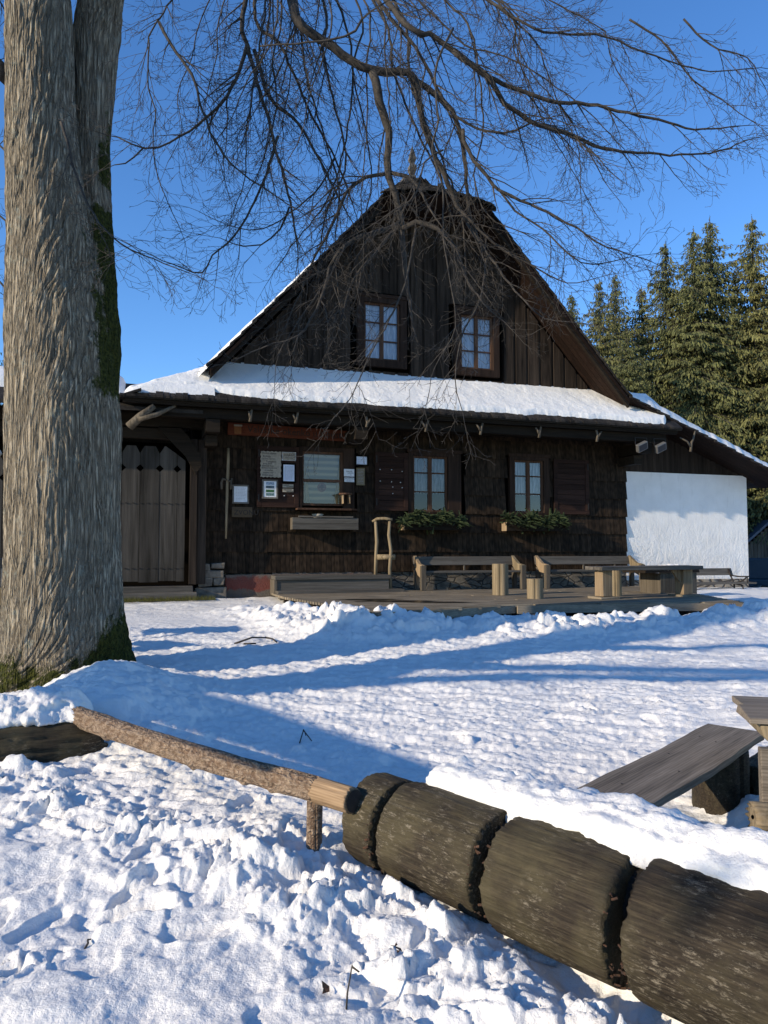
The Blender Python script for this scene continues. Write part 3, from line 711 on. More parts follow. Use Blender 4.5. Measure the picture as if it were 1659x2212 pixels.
# snow lying on the roofs
def sheet(name, P, n1, n2, th, seed, edge=.06, parent=None):
    U, V = np.meshgrid(np.linspace(0,1,n1), np.linspace(0,1,n2), indexing='ij')
    X, Y, Z, du = P(U, V)
    t = th*np.sqrt(np.clip(du/edge, 0, 1))*(1+.2*fbm(X*.8, Y*.8, 3, seed))+.008*fbm(X*4, Y*4, 3, seed+1)*np.clip(du/edge,0,1)-.02*(du <= 0)
    o = link(name, npmesh(name, np.stack([X, Y, Z+t], -1).reshape(-1, 3), gridfaces(n1, n2), M['snow_clean']), parent); return o
def P1(U, V):
    S = -5.72+U*(7.38+5.72); jag = .06*fbm(S*.9, S*0+.37, 5, 70, .55)
    om = 1.16+jag-.16*smooth01((S+3.2)/-1.5)*smooth01((S+5.6)/.3)-.35*smooth01((S-6.9)/.45)
    ot = .02+.0*S; O = ot+(om-ot)*V
    Z = np.minimum(5.66-.784*O, 4.68+.438*(S+5.75)); return S, -O, Z, np.minimum(np.minimum((1-V)*om, V*1.2+.05), np.minimum((S+5.72), (7.38-S))*.5)
roofsnow = sheet('roof_snow', P1, 700, 90, .115, 80, .05, house)
def P2(U, V):
    Yv = -1.2+V*9; S = -5.68+U*1.7; O = -Yv
    return S, Yv, np.minimum(4.68+.438*(S+5.75), 5.66-.784*O), np.minimum(np.minimum(U*1.7, (1-V)*9), V*.9)
sheet('roof_snow', P2, 60, 120, .16, 84, .08, house)
def P3(U, V):
    S = -4.3+U*2.5; Yv = -.92+V*8+.03*fbm(S*3, S*0+.4, 3, 90); return S, Yv, 5.42+1.103*(S+4.06)+.02, np.minimum(np.minimum(1-U, U+.4)*1.2, np.minimum(V, 1-V)*8)
sheet('roof_snow', P3, 160, 60, .10, 86, .06, house)
def P4(U, V):
    S = 6.0+U*5.2; Yv = -.93+V*8+.04*fbm(S*3, S*0+.4, 3, 92); return S, Yv, 5.46-.385*(S-6.06), np.minimum(np.minimum(1-U, U)*3, np.minimum(V, 1-V)*8)
sheet('roof_snow', P4, 140, 60, .20, 87, .08, house)

# ------------------------------------------------------------------ things on and by the wall
def onwall(name, s, o, z): return empty(name, H(s, o, z), TH)
def text(body, size, loc, m, parent, name='lettering', w=None, al='LEFT', sp=1.0, rx=90, ry=0):
    cu = bpy.data.curves.new('t', 'FONT'); cu.body = body; cu.size = size; cu.align_x = al; cu.extrude = .0008; cu.space_line = sp; cu.resolution_u = 2
    o = bpy.data.objects.new('t', cu); COL.objects.link(o)
    me = bpy.data.meshes.new_from_object(o.evaluated_get(bpy.context.evaluated_depsgraph_get())); bpy.data.objects.remove(o)
    me.materials.clear(); me.materials.append(m); me.name = name
    if w:
        xs = [v.co.x for v in me.vertices]; k = w/(max(xs)-min(xs))
        for v in me.vertices: v.co.x = v.co.x*k
    q = bpy.data.objects.new(name, me); COL.objects.link(q); q.parent = parent; q.location = loc; q.rotation_euler = (R(rx), R(ry), 0)
    return q
# sign board
sg = onwall('wooden_sign', -2.27, .13, 4.22); tag(sg, 'long red-brown board sign under the eaves with a painted beer mug', 'sign')
b = MB(); b.hexa([(-1.34,-.02,-.10),(1.34,-.02,-.13),(1.34,.02,-.13),(-1.34,.02,-.10),(-1.34,-.02,.17),(1.34,-.02,.11),(1.34,.02,.11),(-1.34,.02,.17)]); b.build('board', M['signred'], sg)
text('Valašské okénko u Kousti', .22, (-.92,-.024,-.03), M['ink'], sg, w=2.16, ry=1)
b = MB(); b.box(-1.2,-1.05,-.028,-.021,-.08,.09); mug = b.build('beer_mug', plain('beer_amber', (.2,.075,.02), .6), sg)
b = MB(); b.box(-1.21,-1.03,-.032,-.029,.085,.125); b.build('foam', M['oldpaper'], mug)
b = MB(); b.box(-1.03,-.99,-.027,-.022,-.05,-.035); b.box(-1.0,-.985,-.027,-.022,-.035,.04); b.box(-1.03,-.99,-.027,-.022,.04,.055); b.build('mug_handle', M['signred'], mug)
# staff
b = MB(); b.tube([(0,-.02,-.98),(.01,-.0,-.4),(.02,.01,.2),(.035,.02,.7),(.03,.03,.98)],[.021,.026,.03,.032,.028],10,rn=.04)
st = b.build('wooden_staff', M['stump'], None, True); st.location = H(-3.63,.2,2.84); st.rotation_euler=(0,0,TH); tag(st, 'tall pale peeled staff hanging upright on the shingles beside the gate post', 'staff')
b = MB(); b.tube([(-.0,-.03,.28),(-.08,-.03,.3),(-.11,-.02,.22),(-.1,-.02,.08)],[.02,.025,.025,.02],7,rn=.1); b.tube([(.03,-.03,.26),(.1,-.03,.26),(.115,-.02,.32)],[.02,.02,.02],7); b.tube([(.1,-.03,.27),(.09,-.02,.08)],[.02,.018],7); b.build('side_fork', M['greyz'], st, True)
def notice(name, s0, s1, z0, z1, o, mp, label, lines=0, frame=None, txt=None, tsize=.03, thick=.012, wavy=0, mink=None):
    t = onwall(name, s0, o, z0); tag(t, label, 'notice'); W = s1-s0; Hh = z1-z0
    if frame:
        b = MB(); f = .035; b.box(-f,0,-.02,.01,-f,Hh+f); b.box(W,W+f,-.02,.01,-f,Hh+f); b.box(0,W,-.019,.01,Hh,Hh+f); b.box(0,W,-.019,.01,-f,0); b.build('picture_frame', frame, t)
    b = MB()
    if wavy:
        P = []; n = 26
        for i in range(n): P.append((W*i/n, .008*math.sin(i*1.3)))
        for i in range(n): P.append((W+.008*math.sin(i*1.1), Hh*i/n))
        for i in range(n): P.append((W*(1-i/n), Hh+.008*math.sin(i*1.2)))
        for i in range(n): P.append((.008*math.sin(i*1.4), Hh*(1-i/n)))
        b.prism(P, -thick, 0)
    else: b.box(0, W, -thick, 0, 0, Hh)
    b.build('sheet', mp, t)
    if txt:
        for (tx, x, z, sz) in txt: text(tx, sz, (x*W, -thick-.003, z*Hh), mink or M['ink'], t)
    if lines:
        b = MB()
        for i in range(lines):
            z = Hh*(.88-.76*i/max(1,lines-1)); x = W*.14
            while x < W*.84:
                w = random.uniform(.015,.05)*W/.25; b.box(x, min(x+w, W*.88), -thick-.002, -thick-.0005, z, z+min(.008, Hh*.02)); x += w+W*.03
        b.build('printed_lines', plain('grey_print', (.3,.31,.34), .8), t)
    return t
notice('framed_notice', -3.46, -3.17, 2.66, 3.0, .1, M['paper'], 'grey framed white sheet beside the staff, above the small carved board', 9, M['grey'])
notice('carved_board', -3.5, -3.06, 2.33, 2.55, .1, M['shingle2'], 'small dark board with carved letters below the framed sheet near the staff', 0, None, [('ZVONU', .1, .25, .15)], thick=.02, mink=M['ink'])
notice('menu_board', -2.89, -2.44, 3.22, 3.79, .125, M['oldpaper'], 'tall cream board with wavy edge and hand-lettered menu on the hatch shutter', 0, None,
       [('Horké nápoje',.05,.89,.058),('Kofola',.1,.77,.065),('čaj, káva, čokoláda',.04,.69,.04),('Turistov!',.25,.57,.062),('grog, punč',.12,.5,.045),('Bylinné čaje',.08,.41,.052),('domácí medovina',.04,.33,.048),('na zahřátí',.2,.24,.045),('svařené víno',.12,.15,.045),('Dobré pivo',.08,.05,.05)], wavy=1)
t = notice('small_sign', -2.4, -2.13, 3.62, 3.77, .125, M['oldpaper'], 'small framed sign with bold black lettering at the top right of the hatch shutter', 0, None, [('SVAŘÁK',.08,.55,.062),('mléko, kakao',.15,.2,.035)])
b = MB()
for i in range(12): b.box(-.02+.0265*i, -.02+.0265*i+.013, -.02, -.004, .155, .17); b.box(-.02+.0265*i, -.02+.0265*i+.013, -.02, -.004, -.02, -.005)
for i in range(7): b.box(-.022,-.006,-.02,-.004,-.0+.026*i,.013+.026*i); b.box(.276,.292,-.02,-.004,.0+.026*i,.013+.026*i)
b.build('dotted_border', M['white'], t)
notice('framed_notice', -2.39, -2.14, 3.14, 3.51, .125, M['paperblue'], 'bluish printed sheet in a dark frame on the right half of the hatch shutter', 12, M['core'])
t = notice('picture_board', -2.82, -2.54, 2.78, 3.13, .125, M['paper'], 'grey framed sheet with four small landscape pictures, low on the hatch shutter', 0, M['grey'])
for z, c in ((.27,(.22,.28,.36)),(.19,(.05,.08,.1)),(.105,(.03,.09,.03)),(.03,(.1,.17,.17))):
    b = MB(); b.box(.05,.23,-.016,-.0125,z,z+.06); q = b.build('small_picture', plain('pic', c, .5, var=.7, sc=35), t)
notice('small_sign', -2.4, -2.16, 3.0, 3.075, .125, M['oldpaper'], 'upper of two narrow pale signs low on the right side of the hatch shutter', 0, None, [('HORKÁ',.08,.5,.035),('KLOBÁSA',.35,.1,.035)])
notice('small_sign', -2.4, -2.16, 2.9, 2.975, .125, M['oldpaper'], 'lower of two narrow pale signs low on the right side of the hatch shutter', 0, None, [('GRILOVANÝ',.05,.5,.034),('HERMELÍN',.3,.08,.034)])
notice('framed_notice', -.7, -.45, 3.58, 3.76, .1, M['paperblue'], 'small landscape white sheet in a thin frame, highest to the right of the serving window', 4, M['core'])
notice('small_sign', -1.0, -.76, 3.29, 3.46, .13, M['paper'], 'white rounded plate with three words at the right edge of the serving window', 0, None, [('ČERSTVÉ',.2,.6,.036),('KOLÁČE',.35,.38,.036),('30,-',.6,.15,.03)], wavy=0)
notice('small_sign', -.99, -.76, 3.165, 3.265, .13, M['paper'], 'narrow white sign directly below the rounded plate right of the serving window', 0, None, [('PALAČINKY',.06,.58,.042),('s borůvkami',.2,.15,.03)])
notice('menu_board', -.7, -.5, 3.1, 3.5, .1, M['ochre'], 'faded ochre board with dark lines, right of the white plate', 10, None)
# serving shelf, bracket, bowl
b = MB(); b.box(-.62,.62,-.16,.04,0,.04); sh = b.build('window_shelf', M['frame'], None, bevel=.008); sh.location = H(-1.5,.22,2.5); sh.rotation_euler=(0,0,TH); tag(sh, 'narrow brown plank shelf under the serving window', 'shelf')
bk = onwall('round_shelf', -1.0, .24, 2.86); tag(bk, 'small round wooden shelf on brackets at the corner of the serving window', 'shelf')
b = MB(); b.lathe([(.16,0),(.165,.02),(.16,.035)], 0, 0, 24); b.build('shelf_top', M['frame'], bk)
for x in (-.07,.08): bb = MB(); bb.prism([(x-.015,-.002),(x+.015,-.002),(x+.012,-.2)], -.1, .12); bb.build('bracket', M['pale'], bk)
def planter(s0, s1, z0, z1, o0, o1, m, label):
    t = onwall('window_box', (s0+s1)/2, (o0+o1)/2, z0); tag(t, label, 'planter', 'window boxes on the cottage front'); W = (s1-s0)/2; D = (o1-o0)/2; Hh = z1-z0
    b = MB(); b.box(-W,W,-D,-D+.03,0,Hh*.52); b.box(-W,W,-D-.002,-D+.028,Hh*.53,Hh); b.build('front_board', m, t, bevel=.004)
    b = MB(); b.box(-W+.002,-W+.035,-D+.03,D,0,Hh); b.build('end_board', M['pale'] if m is not M['grey'] else M['greyz'], t)
    b = MB(); b.box(W-.035,W-.002,-D+.03,D,0,Hh); b.build('end_board', m, t)
    b = MB(); b.box(-W+.035,W-.035,-D+.03,D,.01,Hh*.8); b.build('soil', M['core'], t); return t
p0 = planter(-2.22,-.72,2.07,2.33,.09,.36,M['grey'],'empty grey plank window box with bold grain below the serving window')
b = MB(); b.box(-.62,.62,-.16,-.12,.27,.3); b.build('top_slat', M['grey'], p0)
b = MB(); b.lathe([(.08,.0),(.11,.05),(.13,.1),(.12,.1),(.09,.02)],0,0,20); bo = b.build('bowl', M['oldpaper'], None, True); bo.location = H(-1.62,.2,2.32); tag(bo,'shallow pale bowl standing in the empty window box','bowl')
planter(.38,1.92,2.08,2.28,.09,.38,M['dark'],'dark window box filled with fir twigs under the left front window')
planter(2.98,4.6,2.08,2.29,.09,.38,M['dark'],'dark window box filled with fir twigs under the right front window')
def sprig(b, p, d, L, rnd, n=16, w=.02, nl=.035):
    d = d.normalized(); side = d.cross(Vector((0,0,1))).normalized(); up = side.cross(d)
    for i in range(n):
        t = i/n; q = p+d*L*t+Vector((0,0,-.12*L*t*t))
        for sg_ in (-1, 1):
            for u in (0, 1):
                e = (side*sg_*(1 if u == 0 else .45)+up*(.15 if u == 0 else .9)+d*.7).normalized()*nl*(1.25-t*.6)
                k = d*w*.22; b.tri(q-k, q+k, q+e)
    b.tri(p-side*.004, p+side*.004, p+d*L+Vector((0,0,-.12*L)))
def greenery(s0, s1, label, seed):
    r = random.Random(seed); b = MB()
    for i in range(420):
        x = r.uniform(s0+.15, s1-.15); p = Vector((x, r.uniform(-.14,.1), r.uniform(.12,.36)*(.65+.5*math.sin(x*5+seed)**2))); d = Vector((r.gauss(0,.8)+(x-(s0+s1)/2)*.5, r.gauss(-.45,.6), r.gauss(.45,.5)))
        sprig(b, p, d, r.uniform(.1,.24), r, 12, .06, .045)
        if r.random() < .3: sprig(b, p+Vector((0,-.1,0)), Vector((r.gauss(0,.8),-.6,-.1)), r.uniform(.12,.28), r)
    o = b.build('fir_twigs', M['fir'], None); o.location = H(0,.24,2.08); o.rotation_euler=(0,0,TH); tag(o, label, 'greenery', 'fir twigs in window boxes'); return o
greenery(.2,2.0,'bushy green fir twigs spilling from the box under the left front window',1)
greenery(2.85,4.8,'bushy green fir twigs spilling from the box under the right front window',2)
for s, lb in ((6.3,'grey floodlight behind the forked branch under the right end of the eaves'),(6.85,'tilted grey floodlight, outermost of the two under the right end of the eaves')):
    t = onwall('floodlight', s, 1.1, 4.16); tag(t, lb, 'lamp', 'floodlights under the eaves')
    b = MB(); Mx = Matrix.Rotation(R(-25),4,'Y')@Matrix.Rotation(R(25),4,'X'); b.box(-.15,.15,-.06,.04,-.1,.1,Mx); b.build('lamp_housing', M['lamp'], t, bevel=.012)
    b = MB(); b.box(-.12,.12,-.068,-.06,-.075,.075,Mx); b.build('lamp_glass', M['black'], t)
    b = MB(); b.bar((-.17,0,0),(-.17,.02,.22),.02,.01); b.bar((.17,0,0),(.17,.02,.22),.02,.01); b.bar((-.17,.02,.22),(.17,.02,.22),.02,.012); b.build('lamp_bracket', M['iron'], t)

# ------------------------------------------------------------------ gateway and shed behind it
gt = onwall('timber_gateway', -5.9, .3, .65); tag(gt, 'dark timber gateway with a braced lintel and board gate left of the cottage', 'gate')
def L_(s): return s+5.9
b = MB(); b.box(L_(-4.4),L_(-4.25),-.1,.1,.25,3.3,j=.006); b.box(L_(-4.24),L_(-4.06),-.06,.14,.25,3.3,j=.006); b.build('post', M['darkz'], gt, bevel=.008)
b = MB(); b.box(-2.2,L_(-4.08),-.12,.12,3.52,3.78,j=.01); b.box(-2.2,L_(-4.6),-.06,.1,3.28,3.5,j=.01); b.build('lintel', M['dark'], gt, bevel=.01)
b = MB()
pts = [(L_(-5.05),3.5),(L_(-4.78),3.2),(L_(-4.5),2.92),(L_(-4.3),2.55)]; up = [(L_(-4.18),2.72),(L_(-4.2),2.95),(L_(-4.45),3.35),(L_(-4.6),3.5)]
b.prism(pts+up, -.16, -.101); b.build('brace', M['dark'], gt)
b = MB(); bounds = [-4.49,-4.66,-5.01,-5.4,-5.75,-6.12,-6.5,-6.86,-7.2,-7.56]
for i, (r_, l_) in enumerate(zip(bounds[:-1], bounds[1:])):
    r_ = L_(r_)-.004; l_ = L_(l_)+.004; zb = .3+random.uniform(0,.03); zd = 2.66; dd = .075
    if i == 0: top = [(r_,2.84),(l_,2.96)]
    elif i == 1: top = [(r_,2.97),(r_-.23,3.13),(l_+.09,3.13),(l_,2.98)]
    else: top = [(r_,2.96),(r_-.08,3.12),(l_+.08,3.12),(l_,2.98)]
    poly = [(r_,zb)]+([] if i == 0 else [(r_,zd-dd),(r_-dd,zd),(r_,zd+dd)])+top+[(l_,zd+dd),(l_+dd,zd),(l_,zd-dd),(l_,zb)]
    b.prism(poly, -.04+random.uniform(0,.008), .0)
gl = b.build('gate_leaf', M['gate'], gt)
b = MB()
for z in (.58,1.92):
    for i in range(22): x = L_(-7.5)+i*.14; b = MB(); b.box(x, x+.05, -.052, -.04, z, z+.018); b.build('nail', M['iron'], gl)
b = MB(); b.box(L_(-7.6),L_(-4.32),-.2,.5,.0,.22,j=.01); b.box(L_(-7.6),L_(-4.25),-.42,-.2,-.02,.1,j=.01); b.build('threshold', M['grey'], gt, bevel=.01)
b = MB(); b.hexa([(-5.5,-.75,3.72),(L_(-4.2),-.75,3.72),(L_(-4.2),.8,4.5),(-5.5,.8,4.5),(-5.5,-.75,3.8),(L_(-4.2),-.75,3.8),(L_(-4.2),.8,4.58),(-5.5,.8,4.58)]); b.build('gate_roof', M['shingle'], gt)
def P5(U, V):
    X = -5.4+U*(L_(-5.72)+5.4); Yv = .0+V*.9; return X, Yv, 3.8+(Yv+.75)*.503, np.minimum(np.minimum(1-U, U)*3, np.minimum(V, 1-V)*1.2)
sheet('gate_snow', P5, 90, 20, .2, 95, .1, gt)
ob = onwall('wooden_shed', -9, -1.2, .5); tag(ob, 'dark low wooden outbuilding behind the gate, mostly hidden by the linden trunk', 'shed')
b = MB(); b.box(-6,4.7,.3,8,0,3.9); b.build('shed_wall', M['core'], ob)
b = MB(); b.hexa([(-6.2,-.4,3.5),(4.6,-.4,3.5),(4.6,4,4.4),(-6.2,4,4.4),(-6.2,-.4,3.62),(4.6,-.4,3.62),(4.6,4,4.52),(-6.2,4,4.52)]); b.build('shed_roof', M['shingle'], ob)
# left fence panel
fp = onwall('board_fence', -8.6, .45, .6); tag(fp, 'dark board fence with diamond cutouts at the far left behind the linden', 'fence')
b = MB(); x = -2.2
while x < .95:
    w = .36; zb = .3; zd = 2.42; dd = .07; l_, r_ = x+.004, x+w-.004
    b.prism([(r_,zb),(r_,zd-dd),(r_-dd,zd),(r_,zd+dd),(r_,2.75),(r_-.09,2.9),(l_+.09,2.9),(l_,2.75),(l_,zd+dd),(l_+dd,zd),(l_,zd-dd),(l_,zb)], -.04, 0); x += w
b.build('fence_boards', M['gate'], fp)
b = MB(); b.box(-2.2,.9,.0,.08,.7,.85); b.box(-2.2,.9,0,.08,2.1,2.2); b.build('rail', M['dark'], fp)
o = bank('fence_snow', H(-10.6,.1,0)[:2], H(-8.0,.1,0)[:2], .28, .24, 3.5, 80, 31); tag(o, kind='stuff'); tag(o, 'snow heap lying behind the fence top at the far left', 'snow')

# stone pier, steps, handrail
b = MB()
for (x0,x1,z0,z1) in ((-4.2,-3.95,1.2,1.32),(-3.94,-3.66,1.22,1.34),(-4.22,-3.67,1.04,1.19),(-4.2,-3.9,.84,1.03),(-3.89,-3.65,.86,1.03),(-4.25,-3.6,.55,.83)):
    b.box(x0,x1,-.28,.1,z0,z1,j=.02)
pr = b.build('stone_pier', M['rock'], None, bevel=.02); pr.location = (0,D0,0); pr.rotation_euler=(0,0,TH); tag(pr, 'small pier of stacked grey stone blocks between gate post and red plinth', 'stones')
sp = onwall('wooden_steps', -1.3, .5, .55); tag(sp, 'weathered two-tread plank steps in front of the serving window', 'steps')
b = MB(); b.box(-1.35,1.24,-.2,.45,.43,.52,j=.004); b.build('tread', M['grey'], sp, bevel=.012)
b = MB(); b.box(-1.3,1.2,-.16,-.1,.2,.43); b.build('riser', M['grey'], sp)
b = MB(); b.box(-1.36,-1.30,-.18,.4,.1,.43); b.build('side_board', M['greyz'], sp)
b = MB(); b.box(-1.34,1.46,-.5,-.15,.13,.21,j=.004); b.build('tread', M['grey'], sp, bevel=.01)
b = MB(); b.box(-1.28,1.42,-.44,-.2,.0,.13); b.build('riser', M['grey'], sp)
hr = onwall('handrail', -.2, .55, .6); tag(hr, 'rustic handrail of two pale peeled branches with a bent top rail beside the steps', 'handrail')
b = MB(); b.tube([(-.13,.15,.45),(-.12,.15,.9),(-.1,.15,1.2),(-.13,.15,1.66)],[.042,.037,.04,.034],10,rn=.05); b.build('post', M['stump'], hr, True)
b = MB(); b.tube([(.16,-.05,.12),(.14,-.05,.6),(.17,-.05,1.0),(.12,-.05,1.35),(.14,-.05,1.66)],[.042,.037,.038,.037,.033],10,rn=.05); b.build('post', M['stump'], hr, True)
b = MB(); b.tube([(-.2,.17,1.66),(-.1,.12,1.72),(.05,.05,1.73),(.2,-.05,1.7)],[.026,.034,.034,.03],10,rn=.06); b.build('top_rail', M['stump'], hr, True)
b = MB(); b.tube([(-.1,.12,.86),(.26,-.07,.86)],[.06,.065],10,rn=.03); b.build('cross_piece', M['stump'], hr, True)
b = MB(); rr = random.Random(5)
for i in range(1500):
    x = rr.uniform(-7.2,-3.9); y = -.8+rr.gauss(0,.09) ; h = rr.uniform(.03,.12); a = rr.uniform(0,6.3)
    b.tri((x,y,0),(x+.012,y,0),(x+.05*math.cos(a),y+.05*math.sin(a),h))
gr = b.build('moss_tuft', plain('dry_grass', (.1,.095,.03), .9, var=.4), None); gr.location=(0,D0,.60); gr.rotation_euler=(0,0,TH); tag(gr, 'strip of dry grass and moss below the gate threshold', 'grass', kind='stuff')

# ------------------------------------------------------------------ deck
dk = onwall('wooden_deck', 1.5, 2.5, .3); tag(dk, 'weathered plank deck in front of the cottage, raised above the snow', 'deck')
poly = [(-2.7,.55),(-2.7,2.0),(-2.06,6.0),(.64,5.12),(.66,5.2),(1.7,5.3),(4.77,5.72),(5.93,3.1),(7.1,.55)]   # (s,o)
def span(o):
    xs = []
    for (x0,y0),(x1,y1) in zip(poly, poly[1:]+poly[:1]):
        if (y0-o)*(y1-o) < 0: xs.append(x0+(x1-x0)*(o-y0)/(y1-y0))
    return sorted(xs)
b = MB(); o = .58
while o < 6.0:
    xs = span(o+.065)
    for a, c in zip(xs[::2], xs[1::2]):
        x = a
        while x < c:
            e = min(x+random.uniform(2.2,3.8), c)
            if c-e < .5: e = c
            z = .405+random.uniform(-.004,.004); b.box(x-1.5+.003, e-1.5-.003, 2.5-(o+.125), 2.5-o, z-.045, z); x = e
    o += .131
b.build('deck_boards', M['deck'], dk)
b = MB()
for (a, c) in (((-2.06,6.0),(.64,5.12)),((.64,5.22),(4.8,5.76))):
    b.bar((a[0]-1.5,2.5-a[1]-.01,.32),(c[0]-1.5,2.5-c[1]-.01,.32),.05,.13)
b.bar((4.8-1.5,2.5-5.74,.32),(5.93-1.5,2.5-3.1,.32),.05,.12)
b.build('edge_board', M['deck'], dk)
b = MB()
for o in (1.5,3.2,4.7): 
    xs = span(o); b.box(xs[0]-1.4,xs[-1]-1.6,2.5-o-.07,2.5-o+.07,.2,.355)
for s in (-1.4,.4,2.2,3.9,4.6): b.box(s-1.5-.1,s-1.5+.1,2.5-(5.0 if s>0 else 4.2),2.4,.1,.3)
b.build('joist', M['dark'], dk)
for i, s in enumerate((1.0,2.9,4.45)):
    b = MB(); b.box(s-1.5-.22,s-1.5+.2,2.5-5.1,2.5-4.7,-.15,.22,j=.03); b.build('footing', M['rock'], dk, bevel=.02)
DZ = .707
def deckbench(s0, s1, o, label):
    t = onwall('timber_bench', (s0+s1)/2, o, DZ); tag(t, label, 'bench', 'benches against the cottage wall'); W = (s1-s0)/2
    b = MB(); b.box(-W+.03,W-.03,-.03,.3,.39,.44,j=.004); b.build('seat', M['grey'], t, bevel=.008)
    b = MB(); b.hexa([(-W,.40,.56),(W,.40,.56),(W,.44,.56),(-W,.44,.56),(-W,.45,.76),(W,.45,.76),(W,.49,.76),(-W,.49,.76)]); b.build('backrest', M['grey'], t, bevel=.008)
    for x in (-W, W-.12):
        b = MB(); b.box(x,x+.12,-.08,.02,0,.56,j=.006); b.build('leg', M['greyz'], t, bevel=.01)
        b = MB(); b.box(x+.01,x+.11,.34,.44,0,.5,j=.006); b.build('leg', M['greyz'], t, bevel=.01)
        b = MB(); xx = x+.02
        P = [(-.06,.5),(-.06,.57),(.16,.6),(.36,.72),(.46,.78),(.5,.74),(.42,.55),(.2,.34),(.02,.28)]
        b.v = [(xx,p,q) for p,q in P]+[(xx+.07,p,q) for p,q in P]; n = len(P)
        b.f = [tuple(range(n)), tuple(range(2*n-1,n-1,-1))]+[(i,n+i,n+(i+1)%n,(i+1)%n) for i in range(n)]
        b.build('armrest', M['pale'] if x < 0 else M['stump'], t)
    for x in (-W*.05, W*.6): b = MB(); b.box(x,x+.035,.4,.43,.44,.57); b.build('spindle', M['greyz'], t)
    return t
deckbench(.58,3.2,.82,'grey timber bench with carved arms against the wall, nearer the handrail')
deckbench(3.72,6.5,.82,'grey timber bench with carved arms against the wall, beside the white plaster')
def stump(x, y, r, h, z, label, group='log stumps on the deck', m='stump'):
    t = empty('log_stump', (x, y, z)); tag(t, label, 'stump', group)
    n = 40; V = []; rg = random.Random(int(x*100))
    ph = [rg.uniform(0,6.28) for _ in range(4)]
    for j in range(9):
        f = j/8
        for k in range(n):
            a = 2*math.pi*k/n; rr_ = r*(1+.03*math.sin(a*2+ph[0])+.025*math.sin(a*3+ph[1])+.01*math.sin(a*7+ph[2])+.03*(1-f)*math.sin(a+ph[3])); rr_ *= 1-.25*math.exp(-((a-4.5)/.05)**2) if abs(a-4.5) < .2 else 1
            V.append((rr_*math.cos(a), rr_*math.sin(a), h*f))
    b = MB(); b.v = V; b.f = [(j*n+k, j*n+(k+1)%n, (j+1)*n+(k+1)%n, (j+1)*n+k) for j in range(8) for k in range(n)]+[tuple(8*n+k for k in range(n)), tuple(reversed(range(n)))]
    o = b.build('log_body', M[m], t); return t
stump(2.36,15.1,.165,.63,DZ,'tall round log stump standing on the deck in front of the nearer bench')
stump(2.83,13.95,.155,.37,DZ,'short pale round log stool on the deck between the two benches')
stump(4.58,14.75,.13,.52,DZ,'dark round log stump standing half behind the left table leg')
tb = empty('timber_table', (5.03,14.3,DZ), R(22)); tag(tb, 'long low timber table with pale slab legs on the right part of the deck', 'table')
b = MB(); b.box(-1.22,1.22,-.25,-.01,.53,.6,j=.006); b.box(-1.22,1.3,.0,.25,.53,.6,j=.006); b.build('tabletop', M['grey'], tb, bevel=.008)
for x in (-.98,.95):
    b = MB(); b.box(x-.12,x+.11,-.12,.12,.04,.53,j=.008); b.build('leg', M['pale'], tb, bevel=.01)
    b = MB(); b.box(x-.22,x+.2,-.2,.2,0,.04,j=.005); b.build('foot', M['deck'], tb)
b = MB(); b.prism([(.6,.53),(.9,.53),(.9,.25),(.8,.28)],-.05,.0); b.build('brace', M['pale'], tb)
cr = empty('wooden_crate', (6.15,16.1,.45), TH+.1); tag(cr, 'low crate of upright boards behind the table, snow on its lid', 'crate')
b = MB(); x = -.5
while x < .5: w = random.uniform(.13,.2); b.box(x,min(x+w-.006,.52),-.3,-.27,0,.68); x += w
b.box(-.5,-.47,-.27,.3,0,.68); b.build('boards', M['greyz'], cr)
b = MB(); b.box(-.95,.55,-.34,.34,.69,.74,j=.01); b.build('lid', M['dark'], cr)
o = bank('crate_snow', (5.9,16.15), (6.55,16.35), .26, .12, 1.18, 60, 77, .3); tag(o, 'thin pad of snow on the crate lid behind the table', 'snow', kind='stuff')
# iron-armed park bench
pb = onwall('park_bench', 8.35, .9, .42); tag(pb, 'slatted park bench with rusty iron legs in front of the white plaster wall', 'bench')
b = MB(); b.hexa([(-1.25,.12,.55),(.95,.12,.55),(.95,.15,.55),(-1.25,.15,.55),(-1.25,.16,.73),(.92,.16,.73),(.92,.19,.73),(-1.25,.19,.73)]); b.build('backrest', M['grey'], pb)
b = MB(); b.box(-1.25,1.25,-.35,-.2,.34,.38); b.box(-1.25,1.25,-.17,.0,.345,.385); b.build('seat', M['grey'], pb)
for x in (-1.0,.82):
    b = MB(); b.tube([(x,.15,.72),(x+.03,.08,.5),(x+.04,.0,.34),(x,-.05,.0)],[.025,.02,.025,.02],7,rn=.1); b.tube([(x,-.05,.34),(x+.02,-.3,.3),(x+.05,-.36,.0)],[.02]*3,7); b.build('leg', M['iron'], pb, True)
    b = MB(); b.tube([(x,.1,.55),(x+.1,-.1,.52),(x+.15,-.38,.53)],[.018]*3,7); b.tube([(x+.13,-.34,.52),(x+.05,-.28,.42),(x-.04,-.2,.38)],[.018]*3,7); b.tube([(x+.14,-.34,.52),(x+.14,-.34,.36)],[.015]*2,6); b.build('armrest', M['iron'], pb, True)
b = MB(); b.tube([(-.95,-.1,.32),(-.2,-.15,.12),(.6,-.12,.05)],[.015]*3,6); b.build('stretcher', M['iron'], pb)
b = MB(); b.box(-.28,.28,-.2,.2,-.1,.24,j=.04); bl = b.build('stone_block', M['rock'], None, bevel=.03); bl.location=(6.95,14.35,.4); tag(bl,'brown stone block beside the right corner of the deck with a dab of snow','stone')
b = MB(); b.lathe([(.14,0),(.12,.03),(.06,.05)],0,0,14); q=b.build('snow_dab', M['snow_clean'], bl, True); q.location=(.02,-.05,.22)

